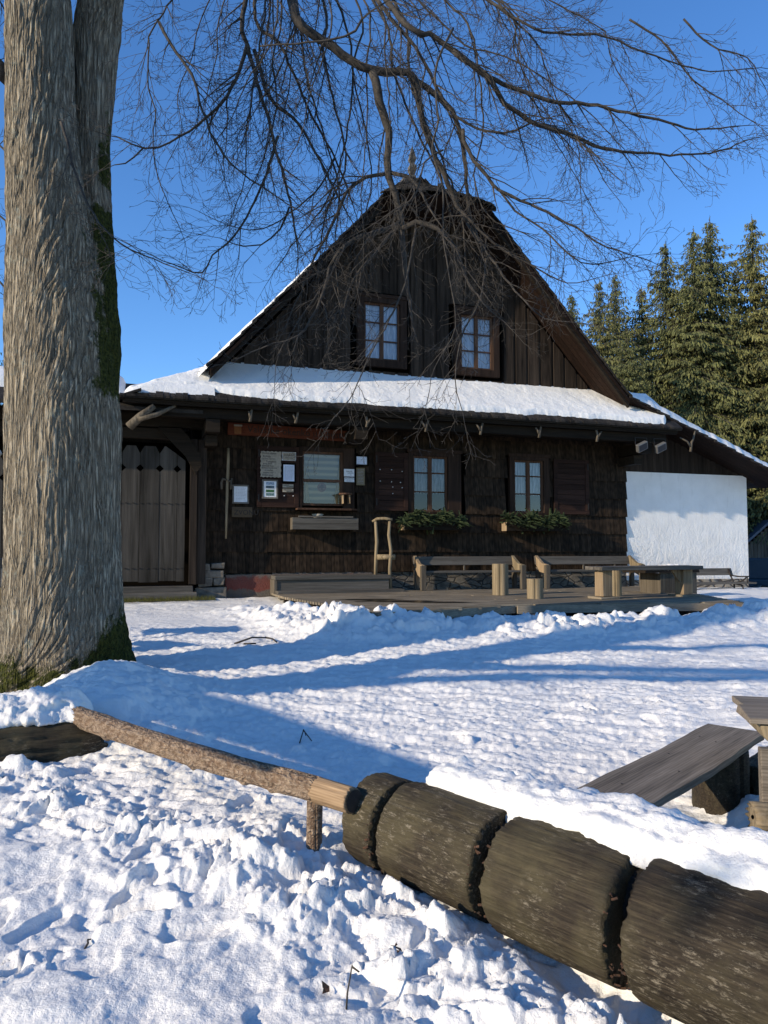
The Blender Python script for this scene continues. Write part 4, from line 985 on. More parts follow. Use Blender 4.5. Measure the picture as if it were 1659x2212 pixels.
# ------------------------------------------------------------------ notched log barrier in the foreground
LANG = math.atan2(LOGD[1], LOGD[0])
def roughlog(L0, L1, r, nl, nr, seed, amp=.012, rag=.02, taper=0, end_col=None, sag=0.0, ecc=.05):
    T = np.linspace(0, 1, nl)[:, None]*np.ones((1, nr)); A = np.linspace(0, 2*np.pi, nr, endpoint=False)[None, :]*np.ones((nl, 1))
    u = L0+(L1-L0)*T
    c, s_ = np.cos(A)*2.2, np.sin(A)*2.2
    rr = r*(1-taper*T)*(1+ecc*pn(c*.5+seed, s_*.5, seed)) + amp*fbm(u*1.6+seed*3, c*2+s_*3, 4, seed) + amp*.12*fbm(u*2.5, A*r*60, 3, seed+4) - min(amp, .006)*2.2*np.clip(1-np.abs(pn(u*.8, A*4.5, seed+5))/.035, 0, 1)*smooth01(pn(u*1.3, A*1.5, seed+12)*3+.3)
    edge = np.minimum(T, 1-T)*(L1-L0)
    rr = rr*(1-.02*np.clip(1-edge/.012, 0, 1))
    uu = u+np.where(T < .5, -1, 1)*np.clip(1-edge/.05, 0, 1)*rag*fbm(A*5, A*0+seed+.43, 4, seed+6, .7)
    V = np.stack([uu, rr*np.cos(A), rr*np.sin(A)-sag*np.sin(np.pi*T)], -1).reshape(-1, 3)
    Fq = gridfaces(nl, nr, True)
    # inner rings for the two end faces
    ex = []; n0 = len(V); ef = []
    for side, row in ((0, 0), (1, nl-1)):
        ring = np.arange(nr)+row*nr; prev = ring
        for q in (.8, .5, .15):
            pts = V[ring].copy(); cc = pts.mean(0); pts = cc+(pts-cc)*q; pts[:, 0] = cc[0]+.01*fbm(pts[:, 1]*14, pts[:, 2]*14, 3, seed+8)
            idx = n0+sum(len(e) for e in ex)+np.arange(nr); ex.append(pts)
            ef.append(np.stack([prev, np.roll(prev, -1), np.roll(idx, -1), idx], -1)[:, ::(1 if side else -1)]); prev = idx
    return np.concatenate([V]+ex), np.concatenate([Fq]+ef)
nl_ = empty('notched_log', (LOGA[0], LOGA[1], .22), LANG)
tag(nl_, 'huge dark weathered log cut by wide notches, lying across the lower right foreground', 'log')
for i, (k0, k1, r) in enumerate(((.14,.335,.228),(.40,.975,.238),(1.05,1.60,.243),(1.68,2.4,.25),(2.5,3.1,.255))):
    V, Fq = roughlog(k0, k1, r, 90, 160, 3+i*5, .005, .009)
    link('log_section', npmesh('log_section', V, Fq, M['log']), nl_)
V, Fq = roughlog(.18, 3.0, .14, 120, 80, 55, .012, .02)
o = link('log_core', npmesh('log_core', V, Fq, M['notch']), nl_); o.location = (0, .05, .06)
b = MB(); rr = random.Random(9)
for k in (.335,.975,1.05,1.60,1.68):
    for i in range(22):
        a = rr.choice([rr.uniform(-2.3,-1.9), rr.uniform(-3.0,-1.2), rr.uniform(-2.9,-2.6)]); r = .235+rr.uniform(-.02,.0)
        p = Vector((k+rr.uniform(-.02,.02), r*math.cos(a+math.pi*.5*0)*1.0, 0)); ang = rr.choice([rr.uniform(2.4,3.6), rr.uniform(3.4,4.2)])
        p = Vector((k+rr.uniform(-.022,.022), r*math.cos(ang), r*math.sin(ang))); s_ = rr.uniform(.003,.009)
        b.box(-s_*1.6,s_*1.6,-s_*.4,s_*.4,-s_*.5,s_*.5, Matrix.Translation(p)@Euler((ang,rr.uniform(-.6,.6),rr.uniform(-.7,.7))).to_matrix().to_4x4())
tag(b.build('splinters', M['rot'], nl_), kind='stuff')
o = bank('snow_bank', lpt(.36,.2), lpt(2.9,.2), .17, .13, (.41,.45), 420, 3, .05); tag(o, 'long bank of snow lying on top of the notched log', 'snow', kind='stuff')
# left log under the linden
ll = empty('fallen_log', (-3.75, 4.75, .17), math.atan2(.9, 1.6)); tag(ll, 'thick dark mossy log at the foot of the linden, its end under the rail', 'log')
V, Fq = roughlog(0, 1.86, .2, 120, 90, 71, .02, .05); link('log_body', npmesh('log_body', V, Fq, M['log']), ll)
o = bank('snow_bank', (-3.7,5.12), (-2.3,5.93), .34, .17, (.32,.36), 200, 8, .12); tag(o, 'bank of snow on the dark log at the foot of the linden', 'snow', kind='stuff')
# rail on its post
P0 = Vector((-2.3,5.6,.37)); P1_ = Vector((-.155,3.72,.40)); RL = (P1_-P0).length
ra = empty('log_rail', P0, math.atan2(P1_.y-P0.y, P1_.x-P0.x)); tag(ra, 'long knotty barked pole resting on a short post, in front of the linden', 'rail')
V, Fq = roughlog(-.05, RL-.24, .073, 260, 60, 91, .010, .008, .1, sag=.02, ecc=.1)
for kx, ka in ((.5,4.4),(1.1,3.6),(1.5,4.8),(2.05,4.2),(2.3,3.9),(.9,5.1)):
    an = np.arctan2(V[:,2], V[:,1]); dd = np.exp(-((V[:,0]-kx)/.03)**2-((np.angle(np.exp(1j*(an-ka))))/.35)**2); V[:,1:] *= (1+.22*dd)[:,None]
link('barked_pole', npmesh('barked_pole', V, Fq, M['railbark']), ra)
V, Fq = roughlog(RL-.25, RL, .066, 40, 48, 93, .004, .012, 0, ecc=.06); o = link('peeled_end', npmesh('peeled_end', V, Fq, wood('peeled', (.16,.1,.055), (.36,.25,.15), 'x', isl=0, grain=2)), ra)
b = MB(); n = 20
b.v = [(RL+.012, .055*math.cos(2*math.pi*k/n), .055*math.sin(2*math.pi*k/n)) for k in range(n)]+[(RL+.016,0,0)]; b.f = [(k,(k+1)%n,n) for k in range(n)]; b.build('cut_face', M['notch'], ra)
V, Fq = roughlog(0, .46, .042, 60, 36, 97, .006, .004); q = link('post', npmesh('post', V[:, [2,1,0]], Fq, M['railbark']), ra); q.location = (RL-.27, .0, -.47)

# plank bench behind the log
pk = empty('plank_bench', (1.615, 4.135, 0), math.atan2(1.49, 1.35)); tag(pk, 'low bench of one wide grey plank on stumps, running away from the notched log', 'bench')
nx = 60; b = MB(); V = []
for i in range(nx+1):
    x = -1.0+2.01*i/nx; wy = .008*math.sin(i*.14)+.002*math.sin(i*.5); wy2 = .01*math.sin(i*.12+1)+.002*math.sin(i*.6)
    zz = .0
    V += [(x,-.17+wy2,.40),(x,-.185+wy2,.45),(x,.175+wy,.45),(x,.18+wy,.41)]
b.v = V; b.f = [(i*4+k,i*4+(k+1)%4,(i+1)*4+(k+1)%4,(i+1)*4+k) for i in range(nx) for k in range(4)]+[(3,2,1,0),(nx*4,nx*4+1,nx*4+2,nx*4+3)]
b.build('seat_plank', M['plank'], pk)
for x, y in ((-.6,.05),(-.2,-.08),(.1,.09),(.55,-.02),(.62,.1),(-.8,-.06)): b = MB(); b.lathe([(.006,.4502),(.006,.452)],x,y,8); b.build('screw', M['iron'], pk)
V, Fq = roughlog(0,.42,.16,30,60,101,.01,.004); q = link('support_stump', npmesh('support_stump', V[:, [2,1,0]], Fq, M['log']), pk); q.location=(.62,-.02,-.02)
V, Fq = roughlog(0,.42,.15,30,60,103,.01,.004); q = link('support_stump', npmesh('support_stump', V[:, [2,1,0]], Fq, M['log']), pk); q.location=(-.75,-.02,-.02)
V, Fq = roughlog(.1,.72,.15,30,60,107,.01,.004); q = link('cross_log', npmesh('cross_log', V, Fq, M['log']), pk); q.location=(.62,-.16,.15); q.rotation_euler=(0,0,0)
# rough picnic table cut by the right edge
pt = empty('picnic_table', (2.35, 3.85, 0), R(-14)); tag(pt, 'rough half-log picnic table with a square post at the right edge', 'table')
b = MB(); b.box(-.48,1.3,-.22,.06,.735,.775,j=.012); b.box(-.46,1.3,.065,.34,.735,.775,j=.012); b.build('tabletop', M['plank'], pt, bevel=.006)
b = MB(); b.prism([(-.43,.73),(-.41,.66),(-.33,.6),(.4,.57),(1.2,.57),(1.2,.73)],-.2,.22); b.build('top_beam', M['stump'], pt, bevel=.012)
b = MB(); b.box(-.475,-.405,-.40,-.34,.3,.66,j=.003); b.build('post', M['plank'], pt, bevel=.006)
V, Fq = roughlog(-.54,1.0,.085,60,50,111,.008,.02); q = link('seat_log', npmesh('seat_log', V, Fq, M['stump']), pt); q.location=(0,-.50,.37); q.scale=(1,1.1,.75)
V, Fq = roughlog(0,.35,.065,30,40,113,.006,.004); q = link('leg', npmesh('leg', V[:, [2,1,0]], Fq, M['log']), pt); q.location=(-.45,-.50,.0)
b = MB(); b.box(-.2,-.1,-.16,.0,.1,.6); b.build('leg', M['dark'], pt)
o = bank('table_snow', (2.22,4.0), (3.4,3.75), .2, .09, .78, 80, 19, .15); tag(o, 'pad of snow on the picnic table top at the right edge', 'snow', kind='stuff')

# twigs lying on the snow
def twig(x, y, pts, r, label):
    z = gh(x, y); b = MB()
    for pp in pts: b.tube([(p[0], p[1], gh(x+p[0], y+p[1])-z+p[2]) for p in pp], [r*(1-.5*i/len(pp)) for i in range(len(pp))], 6, rn=.1)
    o = b.build('fallen_twig', M['twig'], None, True); o.location = (x, y, z); tag(o, label, 'twig', 'twigs on the snow')
twig(-1.75, 10.2, [[(-.25,-.2,.03),(-.05,-.02,.07),(.12,.18,.05)],[(.1,.2,.05),(.22,.02,.04),(.3,-.1,.03)],[(-.12,-.25,.03),(.05,-.3,.04)]], 0.015, 'bent dark branch piece on the snow in front of the steps')
twig(-.62, 5.75, [[(-.03,.03,.0),(0,.05,.08),(.02,.02,.05)],[(0,.05,.07),(.07,-.03,.01)]], .005, 'small forked twig sticking out of the plaza snow above the rail')
twig(-.13, 2.62, [[(0,0,-.02),(.004,.01,.05),(.012,.01,.1),(.02,.02,.15)],[(.018,.02,.145),(.045,.01,.125)]], .0035, 'thin dark stalk standing in the snow near the bottom edge')
twig(-1.2, 3.05, [[(0,0,-.005),(.008,.02,.012),(-.004,.045,.014),(.004,.06,.006)]], .005, 'tiny broken twig on the trodden snow at lower left')

# ------------------------------------------------------------------ linden
lt = empty('linden_tree', (-3.5, 8.1, 0)); tag(lt, 'huge bare linden with a forked mossy trunk and drooping branches, filling the left side', 'tree')
def stem(zs, xs, rs, ys, nz, nr, seed, mossf):
    Z = np.linspace(zs[0], zs[-1], nz)[:, None]*np.ones((1, nr)); A = np.linspace(0, 2*np.pi, nr, endpoint=False)[None, :]*np.ones((nz, 1))+1.57
    sm = lambda v: np.convolve(np.pad(np.interp(np.linspace(zs[0], zs[-1], nz), zs, v), 20, 'edge'), np.ones(41)/41, 'valid')[:, None]
    R0 = sm(rs); X0 = sm(xs); Y0 = sm(ys)
    ca, sa = np.cos(A), np.sin(A)
    r = R0*(1+.05*pn(ca*1.2+seed, sa*1.2+Z*.4, seed)+.035*pn(ca*3, sa*3+Z*1.1, seed+1))
    fl = smooth01((.9-Z)/1.0); r = r+fl*R0*(.10*np.sin(A*5+1)+.05*np.sin(A*9))
    uu = A*R0; w = .03*fbm(uu*3, Z*1.5, 3, seed+2)
    rid = fbm((uu+w)*15, Z*1.5, 4, seed+3, .55); furrow = 1-np.abs(pn((uu+w*1.6)*22, Z*1.9, seed+5))*1.6
    r = r+.014*rid-.030*np.clip(furrow-.6, 0, 1)*(.6+.8*pn(uu*2, Z*.8, seed+20))
    r = r+.003*fbm(uu*30, Z*9, 3, seed+9, .6)
    X = X0+r*ca; Y = Y0+r*sa
    V = np.stack([X+3.5, Y-8.1, Z], -1).reshape(-1, 3)
    me = npmesh('trunk', V, gridfaces(nz, nr, True), M['bark'])
    at_ = me.attributes.new('moss', 'FLOAT', 'POINT'); at_.data.foreach_set('value', mossf(X, Y, Z).ravel().astype(np.float32))
    return me
def mossf(X, Y, Z):
    xm = np.interp(Z, [2.5,3.3,4.0,4.6,5.6,6.4,7], [-3.0,-3.0,-3.02,-3.1,-3.28,-3.22,-3.2]); wd = np.interp(Z, [3,4,5.6,7], [.12,.16,.12,.16])
    m = np.exp(-((X-xm)/wd)**2)*smooth01((Z-3.0)/.5)*smooth01((7.1-Z)/.4)*smooth01(np.abs(Z-5.75)/.3+.15)
    m += .9*np.exp(-((X+2.85)/.14)**2)*smooth01((1.3-Z)/.6)
    m += .7*smooth01((.85-Z)/.5)+.4*np.exp(-((X+4.1)/.12)**2)*smooth01((2.6-Z)/1)
    return m*.85
zs = [-.6,.13,.28,.54,1.04,1.55,2.56,3.07,3.98,4.79,5.6,6.6,7.62,9,11]
lk = lambda v: v
def fromw(zs, ys, cx, hw):
    X = []; Rr = []
    for z, y, c, h in zip(zs, ys, cx, hw):
        d = y+(z-CZ)*.0524; X.append((c-829.5)/FPX*d); Rr.append(h/FPX*d*.95)
    return X, Rr
ym = [8.15]*15
X_, R_2 = fromw(zs, ym, [130,134,138,140,139,138,137,137,126,114,101,89,87,75,65], [200,168,150,136,127,121,120,120,108,95,83,73,69,62,50])
link('trunk', stem(zs, X_, R_2, ym, 1250, 560, 5, mossf), lt)
zs2 = [1.6,2.3,3.07,3.98,4.79,5.6,6.6,7.62,8.6,9.8]
y2 = [8.15,8.2,8.25,8.35,8.45,8.58,8.66,8.7,8.6,8.4]; X2, R2 = fromw(zs2, y2, [165,182,190,202,197,192,190,203,228,280], [40,54,62,60,53,49,49,51,46,40])
link('second_stem', stem(zs2, X2, R2, y2, 800, 260, 15, mossf), lt)
rg = random.Random(11)
def catmull(P, step):
    out = []; P = [P[0]*2-P[1]]+P+[P[-1]*2-P[-2]]
    for i in range(1, len(P)-2):
        n = max(1, int((P[i+1]-P[i]).length/step))
        for k in range(n):
            t = k/n; a, b_, c_, d = P[i-1], P[i], P[i+1], P[i+2]
            out.append(.5*((2*b_)+(c_-a)*t+(2*a-5*b_+4*c_-d)*t*t+(3*b_-a-3*c_+d)*t*t*t))
    out.append(P[-2]); return out
CR = MB(); LM = MB()
def rv(): return Vector((rg.gauss(0,1), rg.gauss(0,1), rg.gauss(0,1)))
def twigs(P, L, r, lev, d):
    """grow one side shoot from P along d"""
    n = max(3, int(L/(.09 if lev < 3 else .05))); pts = [P.copy()]; dd = d.normalized(); zig = rv().cross(dd).normalized()
    for i in range(n):
        zig = -zig
        dd = (dd+zig*(.16 if lev >= 2 else .09)+rv()*.07+Vector((0,0,(-.07 if i < n*.6 else .05) if lev == 1 else .01))).normalized()
        pts.append(pts[-1]+dd*(L/n))
    rad = [max(.0017, r*(1-.8*i/n)) for i in range(n+1)]
    CR.tube(pts, rad, 5 if r > .012 else (4 if r > .005 else 3), cap=False)
    if lev >= 4: return
    for i in range(1, n+1):
        if lev == 1: pr = .95
        elif lev == 2: pr = .8
        else: pr = .3
        if rg.random() > pr: continue
        t = (pts[i]-pts[i-1]).normalized(); sd = rv().cross(t).normalized(); sd.y *= .6
        nd = (t*rg.uniform(.6,1.1)+sd*rg.uniform(.6,1.0))
        k = 1-.55*i/n
        if lev == 1: twigs(pts[i], rg.uniform(.22,.55)*k*min(1.3, L/1.0+.35), max(.0025, rad[i]*.55), 2, nd)
        elif lev == 2: twigs(pts[i], rg.uniform(.07,.2)*k, .0021, 3, nd)
        else: twigs(pts[i], rg.uniform(.03,.06), .0017, 4, nd)
def limb(px, d0, d1, r0, r1, dens=1.0, hub=None, step=.1, first=0, sl=1.0):
    n = len(px); P = [at(x, y, d0+(d1-d0)*i/(n-1)) for i, (x, y) in enumerate(px)]
    k0 = 0
    if hub is not None:
        H0 = Vector(hub); P = [H0, H0.lerp(P[0], .5)+Vector((0,0,.35))]+P; k0 = 2
    C = catmull(P, step); m = len(C)
    C = [c+rv()*.006*min(1, r0/.02) for c in C]
    if hub is not None: r_of = lambda t: max(r1, r0*.98*(1-t)**.9+r1*t)
    else: r_of = lambda t: r0*(1-t)+r1*t
    rad = [r_of(i/(m-1))*(1+rg.uniform(-.05,.05)) for i in range(m)]
    LM.tube(C, rad, 10 if r0 > .03 else 7, cap=True)
    for i in range(2, m-1):
        if C[i].z > CZ+C[i].y*.80: continue
        if rg.random() > .62*dens: continue
        t = (C[i+1]-C[i-1]).normalized(); sd = rv().cross(t).normalized(); sd.y *= .7
        nd = t*rg.uniform(.7,1.2)+sd*rg.uniform(.5,1.0)+Vector((0,0,-.15))
        twigs(C[i], rg.uniform(.3,1.05)*sl*(1-.4*i/m), min(rad[i]*.5, .009)+.001, 1, nd)
    e = (C[-1]-C[-3]); twigs(C[-1], .5, r1, 1, e)
HB = (-1.3, 8.3, 8.9)
LM.tube([Vector((-3.2,8.3,8.6)), Vector((-2.6,8.3,9.1)), Vector((-1.9,8.3,9.15)), Vector(HB)], [.2,.16,.14,.13], 12)
LIMBS = [
 ([(633,0),(693,47),(753,93),(806,120),(886,127),(906,187),(920,247),(946,320),(980,400),(1013,467)], 7.6,8.2,.072,.02,.8,HB),
 ([(806,120),(820,193),(840,260),(836,320),(838,360),(860,420),(866,467),(872,530),(885,640)], 7.8,8.0,.05,.02,.5,None),
 ([(833,355),(790,362),(745,400),(715,470),(670,560),(640,640)], 7.9,7.6,.022,.008,1,None),
 ([(845,352),(880,358),(905,385),(925,420)], 7.9,7.7,.022,.012,.6,None),
 ([(864,470),(800,492),(745,515),(710,570),(690,640),(640,720),(560,745)], 7.95,7.3,.03,.006,1,None),
 ([(868,480),(900,465),(945,480),(985,520),(1020,610),(1080,680)], 7.95,7.6,.028,.006,1.2,None),
 ([(860,470),(820,520),(760,600),(735,690)], 7.95,7.5,.02,.006,1.2,None),
 ([(880,13),(933,33),(986,73),(1053,127),(1120,160),(1220,193),(1286,197),(1420,227),(1520,253),(1620,247)], 7.0,7.6,.045,.006,1,HB),
 ([(986,73),(1060,133),(1100,193),(1153,233),(1246,267),(1320,300),(1420,310),(1553,307),(1653,273)], 7.1,7.8,.03,.005,1.1,None),
 ([(886,127),(926,160),(980,213),(1006,293),(1013,373),(1020,453),(1055,540)], 7.9,8.3,.035,.012,1,None),
 ([(846,0),(900,67),(953,167),(993,227),(1060,260),(1126,257),(1153,240)], 7.5,7.3,.03,.01,1,HB),
 ([(1003,255),(1020,307),(1086,393),(1153,427),(1233,467),(1320,520),(1420,553)], 7.5,7.4,.022,.004,1.1,None),
 ([(1086,393),(1120,440),(1180,480),(1240,540),(1290,560),(1390,540)], 7.5,7.3,.012,.004,1.2,None),
 ([(1126,0),(1220,33),(1320,40),(1420,80),(1553,120),(1653,113)], 7.2,7.9,.022,.005,1.1,HB),
 ([(1280,0),(1326,40),(1340,100),(1380,173),(1393,213)], 7.6,7.5,.012,.004,1.2,HB),
 ([(1133,13),(1193,120),(1226,220),(1260,293),(1266,400)], 7.6,7.4,.013,.004,1.2,HB),
 ([(1380,0),(1450,50),(1520,140),(1600,200),(1655,240)], 7.8,7.9,.012,.004,1.2,None),
 ([(1500,0),(1560,60),(1640,90),(1680,160)], 7.8,7.9,.012,.004,1.2,None),
 ([(512,0),(524,60),(552,168),(572,224),(584,280),(612,380),(624,440),(640,520)], 7.8,7.6,.034,.008,.9,HB),
 ([(524,64),(492,156),(432,228),(380,268),(332,296),(296,296),(240,276)], 7.8,7.3,.022,.007,1,None),
 ([(296,296),(256,332),(232,335)], 7.4,7.3,.01,.005,1,None),
 ([(320,8),(304,60),(304,160),(320,208),(316,280),(328,360),(352,424),(376,472)], 7.6,7.4,.013,.004,1,HB),
 ([(324,8),(364,76),(400,128),(432,232),(472,312),(512,352),(580,400),(656,448)], 7.6,7.5,.018,.005,1,None),
 ([(460,0),(456,80),(436,168),(430,224)], 7.7,7.7,.012,.004,1,HB),
 ([(592,272),(564,372),(536,436),(500,496),(452,540),(432,580),(384,568),(320,540),(250,504)], 7.7,7.3,.016,.003,1,None),
 ([(540,72),(576,184),(624,224),(664,280),(700,350),(740,430)], 7.8,7.8,.022,.01,.9,None),
 ([(540,0),(592,52),(624,120),(664,212),(720,320),(760,420)], 8.2,8.0,.024,.008,.8,HB),
 ([(620,430),(600,480),(560,515),(520,520),(470,500)], 7.7,7.5,.012,.004,1,None),
 ([(112,236),(132,304),(156,384),(188,448),(200,468),(248,512),(300,540),(400,580)], 7.0,6.7,.015,.004,.5,None),
 ([(745,515),(700,600),(640,690),(600,760),(590,830)], 7.7,7.3,.012,.003,1,None),
 ([(900,480),(870,620),(800,760),(755,860),(720,900)], 7.6,7.1,.013,.004,.9,None),
 ([(1055,540),(1040,640),(1000,720),(985,820),(1000,890)], 8.0,7.4,.012,.004,.9,None),
 ([(1013,467),(1060,540),(1120,620),(1180,680),(1250,690)], 8.1,7.5,.018,.004,1,None),
 ([(1000,440),(1080,520),(1150,560),(1230,600),(1300,590)], 8.1,7.7,.016,.004,1,None),
 ([(985,20),(960,70),(943,130),(950,230),(938,300),(960,400),(960,500),(975,600),(985,700),(940,790),(925,860)], 6.9,6.7,.012,.003,.5,None),
 ([(700,-10),(690,60),(720,200),(745,330),(700,450),(690,540)], 8.0,7.8,.022,.006,.8,HB),
 ([(740,0),(760,140),(740,300),(700,420),(640,500),(600,560)], 8.1,7.7,.018,.005,.8,HB),
 ([(640,0),(660,150),(700,280),(730,400),(700,520)], 8.3,8.0,.018,.005,.8,HB),
 ([(780,-10),(760,120),(790,260),(800,400),(760,520)], 8.2,8.0,.016,.005,.7,HB),
 ([(830,0),(850,120),(900,250),(960,380),(990,500)], 8.3,8.2,.022,.007,.8,HB),
 ([(870,-10),(890,150),(960,330),(1000,440),(1010,560)], 8.4,8.2,.022,.007,.8,HB),
 ([(600,0),(580,90),(590,200),(560,330),(520,420)], 8.0,7.7,.014,.004,1,HB),
 ([(420,0),(400,90),(370,170),(380,260),(350,330)], 7.8,7.6,.010,.003,1,HB),
 ([(940,-10),(1010,60),(1080,80),(1180,130),(1300,230),(1360,300)], 7.8,7.6,.016,.004,1,HB),
 ([(553,62),(700,50),(766,27),(780,0)], 6.9,6.8,.007,.012,.4,None),
 ([(1000,-10),(1040,120),(1050,260),(1030,360),(1060,450),(1160,500)], 8.0,7.7,.018,.005,1,HB),
 ([(960,300),(920,330),(900,400),(850,440),(790,480)], 7.4,7.2,.010,.004,1,None),
 ([(720,320),(690,380),(640,430),(560,480),(480,470),(420,440)], 7.9,7.3,.012,.003,1,None),
]
for i in range(13):      # more long drooping shoots from the bough overhead
    x0 = rg.uniform(520, 1120); dx = (x0-840)*.35+rg.uniform(-90, 90); ye = rg.uniform(250, 520)
    if x0 < 560: dx = -abs(dx)*.8
    d_ = rg.uniform(7.3, 8.6); LIMBS.append(([(x0,-30),(x0+dx*.15+rg.uniform(-8,8),ye*.22),(x0+dx*.45+rg.uniform(-12,12),ye*.52),(x0+dx*.75+rg.uniform(-12,12),ye*.8),(x0+dx,ye)], d_, d_-.2, rg.uniform(.011,.019), .004, .75, HB))
for px, d0, d1, r0, r1, dens, hub in LIMBS: limb(px, d0, d1, r0, r1, dens, hub)
# limbs leaving the trunk on the hidden side
for pts, r in (([(-3.9,8.1,7.6),(-4.6,8.3,8.4),(-5.8,8.9,8.8),(-7,9.6,8.6)],.12),([(-4.2,8.1,6.9),(-5.0,7.9,7.5),(-6.0,8.2,7.2)],.1),([(-3.9,8.2,9.0),(-3.6,9.3,10.2),(-3.2,10.6,10.8)],.16),([(-3.9,8.0,9.4),(-3.6,6.6,10.6),(-3.0,5.4,11.2)],.14)):
    C = catmull([Vector(p) for p in pts], .15); LM.tube(C, [r*(1-.75*i/len(C)) for i in range(len(C))], 9)
    for i in range(4, len(C), 3): twigs(C[i], rg.uniform(.6,1.4), .014, 1, rv()+Vector((0,0,-.6)))
for k in (( -60,100),(-40,300),(-50,450),(-40,600)):
    P = [at(-140, k[1]-60, 8.6), at(k[0], k[1]-20, 8.4), at(2, k[1]+20, 8.2), at(30, k[1]+60, 8.6)]; C = catmull(P, .1); LM.tube(C, [.02*(1-.7*i/len(C)) for i in range(len(C))], 6)
    for i in range(2, len(C), 2): twigs(C[i], .5, .006, 1, rv()+Vector((.3,0,-.3)))
# burl knots on the trunk
o = LM.build('limbs', M['twig'], lt, True); o.location = (3.5, -8.1, 0)
o = CR.build('twigs', M['twig'], lt); o.location = (3.5, -8.1, 0)

# ------------------------------------------------------------------ spruces
def spruce_mesh(seed, h=20, rb=5.4):
    r = random.Random(seed); F = MB(); T = MB()
    T.tube([(0,0,-1),(.02,0,h*.3),(.03,.02,h*.65),(0,0,h)], [.26,.2,.1,.015], 8)
    z = h*.04
    while z < h*.985:
        f = 1-z/h; L = rb*(f**.78)*(1.0 if f > .08 else .8)+.08; nb = int(7+6*f+r.random()*3)
        for k in range(nb):
            a = r.uniform(0, 6.283); l = L*r.uniform(.5,1.25); zz = z+r.uniform(-.2,.2)
            if r.random() < .06: continue
            dx, dy = math.cos(a), math.sin(a); n = max(3, int(l/.24))
            up0 = .32 if f < .25 else .05
            P = []
            for i in range(n+1):
                t = i/n; P.append(Vector((dx*l*t, dy*l*t, zz+up0*l*t-(.42+.25*f)*l*t*t+.18*l*t**4)))
            T.tube(P, [.03*(1-i/n)*(.4+f)+.006 for i in range(n+1)], 3, cap=False)
            for i in range(n):
                p = P[i].lerp(P[i+1], r.random()); t = (i+.5)/n; w = l*.27*(1-t*.8)*min(1, t*3+.3)+.04
                for q in range(8 if l > .8 else 4):
                    sd = r.uniform(-1,1)*w; c = p+Vector((-dy*sd, dx*sd, -abs(sd)*.25+r.uniform(-.04,.04)))
                    hang = Vector((dx*.45+r.gauss(0,.25)-dy*sd*.6, dy*.45+r.gauss(0,.25)+dx*sd*.6, -.8+r.gauss(0,.22))).normalized()*r.uniform(.14,.4)*(.55+.75*f)
                    wd = hang.cross(rvec(r)).normalized()*r.uniform(.025,.06)*(.7+.6*f)
                    F.quad(c-wd*.6, c+wd*.6, c+hang*.7+wd, c+hang-wd*.2)
        z += (.20+.16*f)*h/20
    for i in range(30):
        c = Vector((0,0,h-.9+i*.035)); hh = Vector((r.gauss(0,1),r.gauss(0,1),.6)).normalized()*(.22*(1-i/34)); wd = hh.cross(rvec(r)).normalized()*.02; F.quad(c-wd,c+wd,c+hh+wd*.4,c+hh-wd*.4)
    return F, T
def rvec(r): return Vector((r.gauss(0,1), r.gauss(0,1), r.gauss(0,1)))
SP = []
for i in range(3):
    F, T = spruce_mesh(100+i); SP.append((F.mesh('foliage', M['needle_dark'] if i != 1 else M['needle_b']), T.mesh('trunk', M['twig'])))
def spruce(px, py, d, k, label, rot, wide=1.0, grp='spruces behind the cottage'):
    tip = at(px, py, d); base = float(gsmooth(np.array([tip.x]), np.array([tip.y]))[0]); sc = (tip.z-base)/20
    t = empty('spruce_tree', (tip.x, tip.y, base), rot); t.scale = (sc*wide, sc*wide, sc); tag(t, label, 'tree', grp)
    link('foliage', SP[k][0], t); link('trunk', SP[k][1], t)
for px, py, d, k, w, lb in (
 (1242,622,40,0,.85,'small spruce just showing over the right roof slope, leftmost of the row'),
 (1303,592,37,1,.85,'thin spruce second from the left in the row behind the cottage'),
 (1338,578,41,2,.9,'slim brown-tipped spruce to the right of the thin one behind the roof'),
 (1450,508,38,0,1.0,'spruce with a sharp tip left of the tallest pair'),
 (1512,478,37,2,.95,'tall dark spruce, left one of the twin tips'),
 (1549,455,38,0,1.0,'tallest dark spruce, right one of the twin tips'),
 (1642,452,37,1,1.0,'broad tall spruce at the right edge of the picture'),
 (1598,600,44,2,1.0,'lower bushy spruce between the twin tips and the right edge'),
 (1395,610,42,1,1.0,'lower bushy spruce close behind the right roof slope'),
 (1490,600,45,0,1.0,'broad low spruce in front of the tall twin tips'),
 (1548,660,40,1,1.1,'lower pale green spruce above the snowy right eave'),
 (1668,640,41,2,1.1,'lower spruce at the right edge above the small gabled shed'),
 (1360,700,34,0,1.1,'spruce filling the gap low behind the roof line'),
 (1740,520,35,0,1.1,'spruce beyond the right edge with branches reaching into view')):
    spruce(px, py, d, k, lb, k*2.1+px, w)
spruce(-45,690,34,0,'dark spruce at the far left edge behind the linden',1.3,1.0,'spruces left of the cottage')
spruce(262,838,60,1,'tiny distant spruce tip beside the left eave',.3,.8,'spruces left of the cottage')

